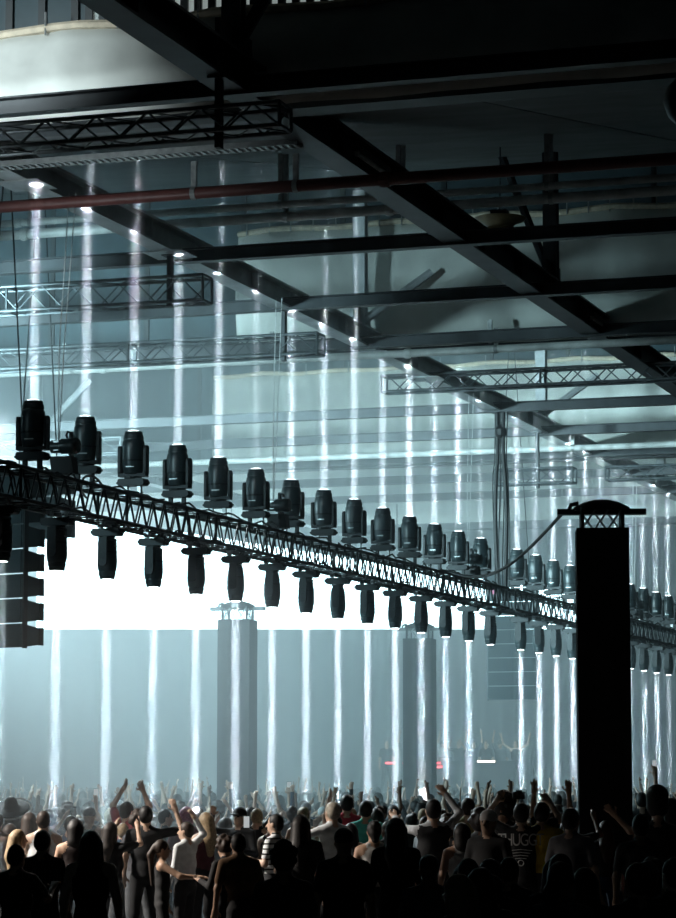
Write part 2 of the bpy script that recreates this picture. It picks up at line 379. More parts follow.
# ================================================================ moving head lights
def head_mesh():
    return MB().lathe([(.10, -.245), (.125, -.235), (.142, -.17), (.153, -.08), (.160, .02), (.161, .10), (.157, .16), (.149, .205), (.142, .22), (.137, .225), (.137, .24), (.142, .245), (.133, .295), (.124, .30), (.124, .31), (.128, .315), (.116, .342), (.09, .348)], 24, 1., .94)
HEAD = head_mesh().mesh('head', M['lamp'], True)
BAND = MB().lathe([(.155, -.012), (.159, -.008), (.159, .008), (.155, .012)], 24, 1, .94).mesh('trim_band', M['lamp2'], True)
LENS = MB().lathe([(.084, 0), (.08, .006), (.05, .012)], 20).mesh('lens', M['lens'], True)
def yoke_mesh():
    m = MB()
    for s in (-1, 1):
        x0, x1 = (.166, .202) if s > 0 else (-.202, -.166)
        m.rbox((x0, -.07, .02), (x1, .075, .43), .05, 0)
    m.box((-.198, -.07, -.0), (.198, .07, .045)); m.lathe([(.12, -.03), (.12, 0)], 16)
    return m
YOKE = yoke_mesh().mesh('yoke', M['lamp2'])
TILT = MB().lathe([(.055, .198), (.05, .208)], 14).mesh('tilt_cap', M['lamp2'], True)
BASE = MB().rbox((-.195, -.09, 0), (.195, .09, .10), .032, 1).mesh('base', M['lamp2'])
HANDLE = MB().path([(-.0, -.07, .03), (.02, -.07, .04), (.025, -.05, .05), (.025, .05, .05), (.02, .07, .04), (0, .07, .03)], .012, 6).mesh('handle', M['lamp2'])
BADGE = MB().box((-.06, -.002, -.006), (.06, .002, .006)).mesh('badge', M['silver'])
def clamp_mesh(L):
    m = MB(); m.box((-.025, -.03, -L), (.025, .03, .01)).tube((0, -.05, -L-.01), (0, .05, -L-.01), .04, 8).tube((0, .02, -L+.02), (0, .10, -L+.05), .012, 5); return m
CLU = [clamp_mesh(.13).mesh('clamp', M[k]) for k in ('silver', 'lamp2')]; CLD = [clamp_mesh(.07).mesh('clamp', M[k]) for k in ('silver', 'lamp2')]
def beam_mesh(r1, r2): return MB().lathe([(r1, 0), (r2, 1)], 20).mesh('beam_haze_column', M['beam'], True)  # column of denser haze, added so the lamp's beam shows
BEAM_U = beam_mesh(.10, .14); BEAM_D = beam_mesh(.10, .14)
BL = {}
def beam_light(e):
    if e not in BL:
        l = bpy.data.lights.new('beam_lamp', 'AREA'); l.shape = 'DISK'; l.size = .125; l.spread = math.radians(1.6); l.energy = e; l.color = (.78, .91, 1.); BL[e] = l
    return BL[e]
def roof_z(y):
    k = math.floor((y-Y0)/PER); return ZLO+(ZHI-ZLO)*((y-Y0)/PER-k)
LAB_UP = ['rounded black moving light standing on the truss, beaming upward']
def moving_light(y, up, label, group, e, yaw=0., x=XL, rnd=random.Random(5), stop=None):
    if up: t = empty('moving_light', (x, y, ZT1+.17), yaw)
    else:
        t = empty('moving_light', (x, y, ZT0-.085), yaw); t.rotation_euler = (PI, 0, yaw)
    tag(t, label, 'stage light', group)
    link('base', BASE, t)
    for s in (0, PI): link('handle', HANDLE, t, (.19 if s == 0 else -.19, 0, 0), (0, 0, s))
    for sx in (-.1, .1): link('clamp', (CLU if up else CLD)[rnd.random() > .5], t, (sx, 0, 0))
    pan = 0 if up else PI/2+rnd.uniform(-.12, .12)
    pz = rnd.uniform(-.12, .12) if up else pan
    sc_ = (1, 1, 1) if up else (.86, .86, .88); hz_ = .405 if up else .37
    yk = link('yoke', YOKE, t, (0, 0, .125), (0, 0, pz), sc_); link('tilt_cap', TILT, yk, (0, 0, .28), (0, PI/2, 0)); link('tilt_cap', TILT, yk, (0, 0, .28), (0, -PI/2, 0))
    hd = link('head', HEAD, t, (0, 0, hz_), (0, 0, pz), sc_); link('trim_band', BAND, hd, (0, 0, -.06)); link('lens', LENS, hd, (0, 0, .345)); link('badge', BADGE, hd, (0, -.140, -.15))
    if e:
        zb_ = .76 if up else .685; top = (roof_z(y)-.05-(ZT1+.17)) if up else (ZT0-.085-.06)
        if stop: top = stop-(ZT1+.17)-.01
        link('beam_haze_column', BEAM_U if up else BEAM_D, t, (0, 0, zb_), (0, 0, 0), (1, 1, top-zb_))
        lo = bpy.data.objects.new('beam_lamp', beam_light(e)); col.objects.link(lo); lo.parent = t; lo.location = (0, 0, zb_+.005); lo.rotation_euler = (PI, 0, 0)
    return t
GU, GD = 'upright moving lights on the truss', 'moving lights hung under the truss'
ORD = 'first second third fourth fifth sixth seventh eighth ninth tenth eleventh twelfth thirteenth fourteenth fifteenth sixteenth'.split()
LU1 = 'rounded black moving light standing on the long truss, beam straight up'
LD1 = 'black moving light hung under the long truss, beam straight down'
LU2 = 'rounded black moving light standing on the far truss, beam straight up'
LD2 = 'black moving light hung under the far truss, beam straight down'
for i in range(14):
    y = 30.61+1.625*i
    e = {5: .25, 13: .3, 10: 1.3, 12: 1.2}.get(i, 1.)*BEAM_UP*(1+.022*i)
    lab = '%s upright moving light on the long truss, counted from the tall speaker array' % ORD[i]
    if i == 0: lab = 'moving light standing beside the small chain hoist on the truss'
    if i == 5: lab = 'moving light with a faint beam beside the second chain hoist'
    if i == 13: lab = 'last upright moving light of the long truss, next to the hanging cables'
    hit = i in (0, 3, 9, 11)                    # these strike plates added under the girder to make bright spots
    moving_light(y, True, lab, GU, e, yaw=.06*math.sin(i*2.1), stop=ZB-.02 if hit else None)
for i in range(15):
    y = 29.76+1.62*i
    moving_light(y, False, '%s moving light hung under the long truss, counted from the tall speaker array' % ORD[i] if 0 < i else 'hanging moving light in front of the tall speaker array', GD, {0: .5}.get(i, 1.)*BEAM_DOWN*(1+.045*i) if i < 14 else 0, yaw=.05*math.sin(i*1.7+1))
for i in range(16):
    y = 54.6+1.58*i
    moving_light(y, True, '%s upright moving light on the far truss, counted from the hanging cables' % ORD[i], 'upright moving lights on the far truss', {1: .35}.get(i, .75)*BEAM_UP*1.9, yaw=.05*math.sin(i))
for i in range(16):
    y = 54.85+1.55*i
    moving_light(y, False, '%s moving light hung under the far truss, counted from the hanging cables' % ORD[i], 'moving lights hung under the far truss', (1. if i not in (7, 10) else .3)*BEAM_DOWN*1.9, yaw=.05*math.sin(i*1.3))
# ================================================================ chain hoists, cables
def hoist(y, lab, ztop, wob):
    t = empty('chain_hoist', (XL+.02, y, ZT1+.08)); tag(t, lab, 'hoist', 'chain hoists')
    MB().lathe([(.06, -.20), (.085, -.19), (.085, -.06), (.10, -.05), (.10, .06), (.105, .07), (.105, .16), (.09, .18), (.03, .185)], 18).build('body', M['lamp'], t, (.05, 0, .36), (0, PI/2, 0), True)
    MB().box((-.09, -.07, -.06), (-.02, .07, .07)).build('gear_box', M['silver'], t, (.0, 0, .36))
    MB().path([(.08, 0, .45), (.06, 0, .50), (.08, 0, .545), (.12, 0, .53), (.12, 0, .49)], .016, 6).build('hook', M['lamp2'], t)
    MB().hexa([(-.1, -.08, .0), (.2, -.08, .0), (.2, .08, .0), (-.1, .08, .0)], [(-.13, -.1, .22), (.17, -.1, .22), (.17, .1, .22), (-.13, .1, .22)]).build('chain_bag', M['cable'], t)
    MB().path([(.1, 0, .26), (.12, .01, .22), (.13, 0, .18)], .012, 5).build('chain_tail', M['lamp2'], t)
    for dx in (0, .05):
        MB().path([(-.05+dx*.2, 0, .42), (-.055+dx*1.3, 0, 1.6), (-.06+dx*1.9+wob, 0, ztop-ZT1)], .007, 5).build('chain', M['grey_cable'], t)
    return t
hoist(31.45, 'small chain hoist with bag between the first two upright lights', 9.6, .12)
hoist(39.6, 'small chain hoist with bag halfway along the long truss', 9.6, .05)
hoist(50.9, 'small chain hoist near the end of the long truss', 9.6, .05)
hoist(66.2, 'small chain hoist on the far truss behind the black tower', 9.6, .05)
# dangling cable bundle at the truss joint
cb = empty('cable_bundle', (XL, 53.35, ZT0)); tag(cb, 'bundle of dark cables hanging from the roof into the truss gap', 'cables')
rr = random.Random(4)
for i in range(6):
    x = -.16+.065*i; pts = [(x*(.8 if z > 3 else 1)+.02*math.sin(z*2+i), .03*math.sin(i*2+z), z) for z in np.linspace(.15, 4.08, 16)]
    MB().path(pts, .045 if i in (1, 4) else .014, 6).build('cable', M['cable'], cb, smooth=True)
MB().lathe([(.06, 0), (.12, .08), (.12, .2), (.05, .3)], 10).build('cable_bag', M['cable'], cb, (0, 0, 3.5))
# power cables lying along the trusses
def drape(name, y0, y1, z, x, lab, seed, amp=.05, r=.014, m='cable'):
    rd = random.Random(seed); pts = []; y = y0
    while y < y1:
        pts.append((x+rd.uniform(-.06, .06), y, z+rd.uniform(-amp, amp))); y += rd.uniform(.16, .3)
    o = MB().path(pts, r, 5).build(name, M[m], None, smooth=True); tag(o, lab, 'cable', 'cables along the trusses'); return o
for j, (a, b, nm) in enumerate(((27, 53, 'long truss'), (53.8, 80, 'far truss'))):
    drape('power_cable', a, b, ZT1+.05, XL+.15, 'black power cable wandering along the top of the %s' % nm, 10+j)
    drape('power_cable', a, b, ZT0+.0, XL+.22, 'black power cable looped along the lower chord of the %s' % nm, 20+j, .07)
    drape('data_cable', a, b, ZT1+.03, XL-.05, 'pale thin data cable along the top of the %s' % nm, 30+j, .06, .008, 'galv')
for y, hl in ((38.9, 'by the second chain hoist'), (57.6, 'on the far truss, nearer the hanging cables'), (59.2, 'on the far truss, nearer the black tower'), (32.0, 'by the first chain hoist')):
    pts = [(XL+.2, y+.35*math.cos(a), ZT1-.05+.16*math.sin(a)) for a in np.linspace(-.4, 4.2, 14)]
    o = MB().path(pts, .016, 5).build('cable_loop', M['galv'], None, smooth=True); tag(o, 'pale cable loop hooked '+hl, 'cable', 'pale cable loops on the truss')
# ================================================================ towers in black cloth
def tower(px, d, lab, rz, h=5.4, wdt=.68):
    x, y = ground(px, d); t = empty('truss_tower', (x, y, 0), rz); tag(t, lab, 'tower', 'cloth-wrapped truss towers')
    vs_ = []; fs = []; n = 28; nz = 14; a = wdt/2
    for j in range(nz+1):
        for i in range(n):
            s = i/n*4; k = int(s); f = s-k
            p = [(-a+2*a*f, -a), (a, -a+2*a*f), (a-2*a*f, a), (-a, a-2*a*f)][k]
            b = 1-.012*(1+math.sin(j*1.3+i))*math.sin(PI*f)
            vs_.append((p[0]*b, p[1]*b, h*j/nz))
    for j in range(nz):
        for i in range(n): fs.append((j*n+i, j*n+(i+1) % n, (j+1)*n+(i+1) % n, (j+1)*n+i))
    fs.append(tuple(nz*n+i for i in range(n)))
    m = MB(); m.add(vs_, fs); m.build('cloth_cover', M['cloth'], t)
    MB().box((-.55, -.55, -.0), (.55, .55, .06)).build('base_plate', M['truss'], t)
    hb = empty('head_block', (0, 0, h)); hb.parent = t
    for sx in (-1, 1):
        for sy in (-1, 1): MB().tube((sx*.26, sy*.26, 0), (sx*.26, sy*.26, .27), .026, 8).build('upright', M['truss'], t, (0, 0, h))
    for i in range(4):
        r = Matrix.Rotation(i*PI/2, 3, 'Z')
        for q in range(3): MB().tube(r@Vector((-.26+.17*q, -.26, 0)), r@Vector((-.09+.17*q, -.26, .24)), .014, 5).build('brace', M['galv'], t, (0, 0, h))
    MB().box((-.58, -.10, .20), (.58, .10, .27)).build('cross_bar', M['truss'], t, (0, 0, h))
    MB().lathe([(.40, .24), (.36, .30), (.24, .36), (.10, .395), (.02, .40)], 18, 1.0, .7).build('sheave_cover', M['cable'], t, (0, 0, h), smooth=True)
    MB().path([(-.42, 0, .27), (-.4, 0, .33), (-.3, 0, .35)], .03, 6).build('bracket', M['truss'], t, (0, 0, h))
    bpy.data.objects.remove(hb)
    return t
tw = tower(604.5, 35., 'tall black cloth-wrapped truss tower crossing in front of the far truss', .26)
tower(237, 56., 'cloth-wrapped truss tower fading into haze below the white screen', .1)
tower(420, 64., 'faintest cloth-wrapped truss tower behind the beams', .1)
# sagging cable from tower to truss end
p0 = Vector(tw.location)+Vector((-.5, 0, 5.66)); p1 = Vector((XL+.2, 48.6, ZT1+.05))
pts = []
for i in range(25):
    f = i/24; q = p0.lerp(p1, f); q.z -= .42*math.sin(PI*f); pts.append(q)
pts += [p1+Vector((.0, -.5, -.03))]
tag(MB().path(pts, .026, 6).build('feed_cable', M['cable'], None, smooth=True), 'thick black cable sagging from the black tower to the truss', 'cable')
# ================================================================ line arrays
def cabinet(parent, z, tilt, i, wd=1.16):
    h = .316; m = MB()
    m.hexa([(-wd/2, -.02, -h/2), (wd/2, -.02, -h/2), (wd/2*.93, .46, -h/2+.055), (-wd/2*.93, .46, -h/2+.055)], [(-wd/2, -.02, h/2), (wd/2, -.02, h/2), (wd/2*.93, .46, h/2-.055), (-wd/2*.93, .46, h/2-.055)])
    o = m.build('cabinet', M['speaker'], parent, (0, 0, z), (tilt, 0, 0))
    for s in (-1, 1):
        MB().box((s*.285-.278, -.035, -h/2+.012), (s*.285+.278, -.02, h/2-.012)).build('grille', M['grille'], o)
        MB().box((s*(wd/2+.012)-.012, -.01, -h/2-.012), (s*(wd/2+.012)+.012, .07, h/2+.012)).build('rigging_plate', M['truss'], o)
        MB().box((s*(wd/2*.95)-.012, .36, -h/2+.04), (s*(wd/2*.95)+.012, .44, h/2-.04)).build('rear_rigging', M['truss'], o)
    return o
def line_array(loc, rz, n, ztop, lab, step=.331, curve=0.):
    t = empty('line_array', (loc[0], loc[1], ztop-step*n), rz); tag(t, lab, 'speaker array', 'hanging speaker arrays')
    for i in range(n): cabinet(t, step*(n-1-i)+step/2, -curve*i, i)
    MB().box((-.6, -.05, step*n), (.6, .5, step*n+.07)).build('bumper_frame', M['truss'], t)
    for sx in (-.4, .4): MB().tube((sx, .2, step*n+.06), (sx*.1, .2, roof_z(loc[1])-(ztop-step*n)+.05), .012, 5).build('suspension_wire', M['cable'], t)
    return t
pL = at(-10, 649, d=36.2); line_array((pL[0], pL[1]), -.30, 7, float(pL[2])+7*.331, 'tall teal-lit speaker array hanging behind the truss')
pL2 = at(28, 541, d=41.); line_array((pL2[0], pL2[1]), -.3, 3, float(pL2[2])+3*.331, 'speaker array half hidden behind the taller array')
pR = at(512, 700, d=63.6); aR = line_array((pR[0], pR[1]), -.0, 9, float(pR[2])+9*.331, 'dark teal speaker array hanging behind the far truss')
ps_ = at(495, 590, d=63.3)
s5 = MB(); q = [(.10*(1 if k % 2 == 0 else .45)*math.sin(k*PI/5), .10*(1 if k % 2 == 0 else .45)*math.cos(k*PI/5)) for k in range(10)]
s5.add([(a, 0, b) for a, b in q]+[(a, .01, b) for a, b in q], [tuple(range(10)), tuple(range(19, 9, -1))]+[(i, (i+1) % 10, 10+(i+1) % 10, 10+i) for i in range(10)])
s5.build('star_sticker', M['pink'], aR, (-.41, -.06, float(ps_[2])-float(pR[2])))['label'] = 'small pink star'
# ================================================================ the white screen
A_, B_ = at(36, 629, d=82), at(592, 629, d=82)
ux = Vector(B_-A_); wd = ux.length; rz = math.atan2(ux.y, ux.x)
scn = empty('led_screen', tuple(A_), rz); tag(scn, 'huge glowing white screen hanging behind the row of lights', 'screen')
hL, hR = float((at(36, 508, d=82)-A_)[2]), float((at(592, 596, d=82)-B_)[2])
npan = 12
for i in range(npan):
    a, b = wd*i/npan, wd*(i+1)/npan; za, zb = hL+(hR-hL)*i/npan, hL+(hR-hL)*(i+1)/npan
    MB().hexa([(a+.004, 0, 0), (b-.004, 0, 0), (b-.004, .12, 0), (a+.004, .12, 0)], [(a+.004, 0, za), (b-.004, 0, zb), (b-.004, .12, zb), (a+.004, .12, za)]).build('panel', M['screen'], scn)
MB().tube((0, .2, hL), (wd, .2, hR), .05, 6).build('frame_bar', M['truss'], scn)
for f in (.08, .35, .65, .92): MB().tube((wd*f, .2, hL+(hR-hL)*f), (wd*f, .2, 10.4-float(A_[2])), .02, 5).build('suspension_wire', M['cable'], scn)
# ================================================================ small roof fittings
pd = at(500, 238, Y=39.); t = empty('pendant_lamp', tuple(pd)); tag(t, 'unlit yellowed bell-shaped pendant lamp under the roof', 'lamp')
MB().lathe([(.24, 0), (.27, .02), (.26, .10), (.20, .16), (.24, .22), (.38, .27), (.40, .30), (.37, .31), (.1, .33)], 24).build('shade', M['brass'], t, smooth=True)
MB().tube((0, 0, .3), (.02, 0, 1.9), .012, 5).build('cord', M['cable'], t)
MB().box((-.12, -.12, .31), (.12, .12, .42)).build('ballast_box', M['steel'], t)
for (px, py, y, lab) in ((372, 158, 32.2, 'short pale batten light fixed on the near dark girder'), (600, 319, 46.2, 'second short batten light further along the dark girder')):
    p = at(px, py, X=-10.2+.2); t = empty('batten_light', tuple(p)); tag(t, lab, 'lamp', 'batten lights on the girder')
    MB().rbox((-.05, -.62, -.05), (.05, .62, .02), .015, 1).build('housing', M['steel'], t)
    MB().tube((.0, -.58, -.075), (.0, .58, -.075), .03, 8).build('tube', M['tube'], t, smooth=True)
    for s in (-1, 1): MB().box((-.03, s*.6-.02, -.11), (.03, s*.6+.02, -.04)).build('end_cap', M['tube'], t)
    MB().box((-.2, -.03, -.02), (-.04, .03, .03)).build('bracket', M['steel'], t)
ps2 = at(690, 101, d=24); t = empty('round_speaker', tuple(ps2)); tag(t, 'round grey ball hanging at the dark edge of the roof', 'speaker')
MB().lathe([(.02, -.24), (.12, -.21), (.2, -.13), (.24, 0), (.2, .13), (.12, .21), (.03, .24)], 20).build('ball', M['steel'], t, smooth=True); MB().tube((0, 0, .22), (0, 0, 2.2), .012, 5).build('rod', M['cable'], t)
# ================================================================ DJ stage at the far end
sx0 = at(372, 770, d=84); sx1 = at(548, 770, d=84)
ux = Vector(sx1-sx0); rzs = math.atan2(ux.y, ux.x); sw = ux.length
stg = empty('stage', (float(sx0[0]), float(sx0[1]), 0), rzs); tag(stg, 'low dark stage far across the crowd', 'stage')
MB().box((0, 0, 0), (sw, 4, 1.55)).build('platform', M['stage'], stg); MB().box((0, -.03, 1.5), (sw, 0, 1.6)).build('edge_trim', M['lamp2'], stg)
def on_stage(px, y, z): 
    f = (px-372)/(548-372)*sw; return Matrix.Rotation(rzs, 4, 'Z')@Vector((f, y, z))+Vector((float(sx0[0]), float(sx0[1]), 0))
dj = empty('dj_table', tuple(on_stage(402, 1., 1.55)), rzs); tag(dj, 'long dark DJ table with red light strips on the stage', 'table')
MB().box((0, 0, .95), (3.7, .8, 1.05)).build('table_top', M['lamp2'], dj); MB().box((.1, .05, 0), (3.6, .12, .95)).build('front_panel', M['stage'], dj)
for a, b, z, mm in ((.05, .35, .98, 'redled'), (.75, 1.25, .98, 'redled'), (.85, 1.3, .86, 'redled'), (2.4, 2.95, 1.03, 'whiteled'), (-.5, -.2, .98, 'redled')):
    MB().box((a, -.02, z-.03), (b, 0, z+.03)).build('light_strip', M[mm], dj)
for k, x in enumerate((.4, 1.2, 2.0)): MB().box((x, .2, 1.05), (x+.4, .65, 1.16)).build('mixer', M['lamp'], dj)
# ================================================================ people: one continuous surface each, from blended body volumes
def nrm(v): v = np.array(v, float); return v/np.linalg.norm(v)
def rotz(a): c, s = math.cos(a), math.sin(a); return np.array([[c, -s, 0], [s, c, 0], [0, 0, 1.]])
def rotx(a): c, s = math.cos(a), math.sin(a); return np.array([[1, 0, 0], [0, c, -s], [0, s, c.real]])
class Body:
    def __init__(s): s.p = []
    def cone(s, a, b, ra, rb, m, xs=1., k=.03): s.p.append(('c', np.array(a, float), np.array(b, float), ra, rb, m, xs, k))
    def ell(s, c, r, m, R=None, k=.025): s.p.append(('e', np.array(c, float), np.array(r, float), R, None, m, 1., k))
    def grid(s, h):
        lo = np.array([9., 9, 9]); hi = -lo; bb = []
        for q in s.p:
            if q[0] == 'c':
                e = np.array([max(q[3], q[4])*q[6], max(q[3], q[4]), max(q[3], q[4])]); l = np.minimum(q[1], q[2])-e; u = np.maximum(q[1], q[2])+e
            else: e = max(q[2]) if q[3] is not None else q[2]; l = q[1]-e; u = q[1]+e
            bb.append((l, u)); lo = np.minimum(lo, l); hi = np.maximum(hi, u)
        lo -= 3*h; hi += 3*h; n = np.ceil((hi-lo)/h).astype(int)+1
        D = np.full(n, 1., np.float32); R = np.full(n, 1., np.float32); Mt = np.zeros(n, np.int8)
        for q, (l, u) in zip(s.p, bb):
            k = q[7]; pad = k+2.5*h
            i0 = np.maximum(np.floor((l-pad-lo)/h).astype(int), 0); i1 = np.minimum(np.ceil((u+pad-lo)/h).astype(int)+1, n)
            X = (lo[0]+h*np.arange(i0[0], i1[0]))[:, None, None]; Y = (lo[1]+h*np.arange(i0[1], i1[1]))[None, :, None]; Z = (lo[2]+h*np.arange(i0[2], i1[2]))[None, None, :]
            sl = tuple(slice(i0[j], i1[j]) for j in range(3))
            if q[0] == 'c':
                a, b, ra, rb, xs = q[1].copy(), q[2].copy(), q[3], q[4], q[6]
                X = X/xs; a[0] /= xs; b[0] /= xs; ab = b-a; L = ab@ab+1e-12
                t = np.clip(((X-a[0])*ab[0]+(Y-a[1])*ab[1]+(Z-a[2])*ab[2])/L, 0, 1)
                d = np.sqrt((X-a[0]-t*ab[0])**2+(Y-a[1]-t*ab[1])**2+(Z-a[2]-t*ab[2])**2)-(ra+(rb-ra)*t)
            else:
                c, r, Rm = q[1], q[2], q[3]
                x, y, z = X-c[0], Y-c[1], Z-c[2]
                if Rm is not None:
                    x, y, z = Rm[0, 0]*x+Rm[1, 0]*y+Rm[2, 0]*z, Rm[0, 1]*x+Rm[1, 1]*y+Rm[2, 1]*z, Rm[0, 2]*x+Rm[1, 2]*y+Rm[2, 2]*z
                k0 = np.sqrt((x/r[0])**2+(y/r[1])**2+(z/r[2])**2); k1 = np.sqrt((x/r[0]**2)**2+(y/r[1]**2)**2+(z/r[2]**2)**2)+1e-6
                d = k0*(k0-1)/k1
            d = d.astype(np.float32); cur = D[sl]; hh = np.maximum(k-np.abs(cur-d), 0)/k
            D[sl] = np.minimum(cur, d)-hh*hh*k*.25
            rw = R[sl]; w_ = d < rw; Mt[sl] = np.where(w_, q[5], Mt[sl]); R[sl] = np.where(w_, d, rw)
        return D, Mt, lo, h
def nets(D, Mt, lo, h):
    s = D < 0; n = np.array(D.shape)-1
    c = [s[i:n[0]+i, j:n[1]+j, k:n[2]+k] for i in (0, 1) for j in (0, 1) for k in (0, 1)]
    tot = sum(x.astype(np.int8) for x in c); act = (tot > 0) & (tot < 8)
    I = np.argwhere(act); vid = np.full(act.shape, -1, np.int32); vid[act] = np.arange(len(I))
    cn = np.array([(i, j, k) for i in (0, 1) for j in (0, 1) for k in (0, 1)])
    V = np.stack([D[I[:, 0]+a, I[:, 1]+b, I[:, 2]+e] for a, b, e in cn], 1)
    acc = np.zeros((len(I), 3)); cnt = np.zeros(len(I))
    for a in range(8):
        for b in range(a+1, 8):
            if np.abs(cn[a]-cn[b]).sum() != 1: continue
            x = (V[:, a] < 0) != (V[:, b] < 0); t = np.where(x, V[:, a]/np.where(x, V[:, a]-V[:, b], 1), 0)
            acc += np.where(x[:, None], cn[a]+(cn[b]-cn[a])*t[:, None], 0); cnt += x
    P = lo+h*(I+acc/cnt[:, None]); Fs = []; Fm = []
    for ax in range(3):
        a0 = [slice(1, -1)]*3; a0[ax] = slice(0, -1); a1 = [slice(1, -1)]*3; a1[ax] = slice(1, None)
        s0, s1 = s[tuple(a0)], s[tuple(a1)]; E = np.argwhere(s0 != s1)
        if not len(E): continue
        ins = s0[tuple(E.T)]; E = E+1; E[:, ax] -= 1
        u, v = (ax+1) % 3, (ax+2) % 3; q = []
        for du, dv in ((0, 0), (-1, 0), (-1, -1), (0, -1)):
            e = E.copy(); e[:, u] += du; e[:, v] += dv; q.append(vid[tuple(e.T)])
        q = np.stack(q, 1); q = np.where(ins[:, None], q, q[:, ::-1]); Fs.append(q); Fm.append(Mt[tuple(E.T)])
    return P, np.concatenate(Fs), np.concatenate(Fm)
def np_mesh(name, P, Q, mats, fm=None):
    me = bpy.data.meshes.new(name); me.vertices.add(len(P)); me.vertices.foreach_set('co', np.asarray(P, np.float32).ravel())
    me.loops.add(len(Q)*4); me.loops.foreach_set('vertex_index', np.asarray(Q, np.int32).ravel()); me.polygons.add(len(Q))
    me.polygons.foreach_set('loop_start', np.arange(0, len(Q)*4, 4, dtype=np.int32))
    for m in mats: me.materials.append(m)
    if fm is not None: me.polygons.foreach_set('material_index', np.asarray(fm, np.int32))
    me.polygons.foreach_set('use_smooth', np.ones(len(Q), bool)); me.update(calc_edges=True); me.validate(); return me
SK, TP, BT, SH, DK = 0, 1, 2, 3, 4
POSES = dict(   # arm: upper-arm direction, forearm direction (right side; the left is mirrored); local facing is +Y
    down=((.22, .02, -1), (.05, .35, -1)), up=((.35, .25, .9), (-.1, .25, 1)), wide=((.8, .1, .55), (.25, .2, 1)), front=((.25, .65, -.7), (-.25, .9, .45)),
    phone=((.35, .75, .15), (-.45, .45, .85)), bent=((.3, .1, -1), (-.3, .95, .25)), hip=((.65, -.1, -.8), (-.75, .35, -.35)), side=((.95, .25, -.1), (.7, .3, .75)),
    reach=((.35, .75, -.45), (.1, 1, -.05)), cross=((.3, .25, -1), (-.95, .35, .1)), high=((.15, .15, 1), (-.05, .1, 1)), head=((.8, .15, .35), (-.55, .1, .8)))
def arm(B, side, pose, sleeve, hand=True, fine=True):
    u, v = [nrm(np.array(d, float)*np.array([side, 1, 1])) for d in pose]
    sh = np.array([side*.175, -.005, 1.415+(.05 if u[2] > .3 else 0)]); el = sh+.275*u; wr = el+.245*v
    B.cone(sh, el, .052 if sleeve != 'none' else .047, .040, SK if sleeve == 'none' else TP)
    if sleeve == 'short': B.cone(sh+.17*u, el, .036, .037, SK, k=.01); B.p[-2] = ('c', sh, sh+.18*u, .056, .055, TP, 1., .03)
    if sleeve == 'long': B.cone(el, wr-.01*v, .043, .034, TP)
    else: B.cone(el, wr, .038, .027, SK)
    # hand: palm, four fingers of unequal length, thumb from the side of the palm
    n = nrm(np.cross(v, [side, .3, .1])) if abs(v[0]) < .9 else nrm(np.cross(v, [0, 1, .2])); w_ = nrm(np.cross(n, v))
    for o in (-.022, 0, .022): B.cone(wr+.005*v+w_*o*.6, wr+.082*v+w_*o, .019, .016, SK, k=.02)
    if not fine: B.cone(wr+.08*v, wr+.15*v+n*.02, .024, .014, SK); return wr
    for j, (o, ln) in enumerate(((-.030, .062), (-.010, .076), (.011, .072), (.031, .055))):
        a = wr+.080*v+w_*o; b = a+ln*.55*v+w_*o*.25+n*.008; c = b+ln*.5*nrm(v+n*.55); B.cone(a, b, .0115, .0105, SK, k=.008); B.cone(b, c, .0105, .0095, SK, k=.008)
    a = wr+.02*v-w_*.026; b = a+nrm(v*.6-w_)*.045; B.cone(a, b, .014, .012, SK, k=.012); B.cone(b, b+nrm(v-w_*.25)*.032, .0115, .0105, SK, k=.008)
    return wr
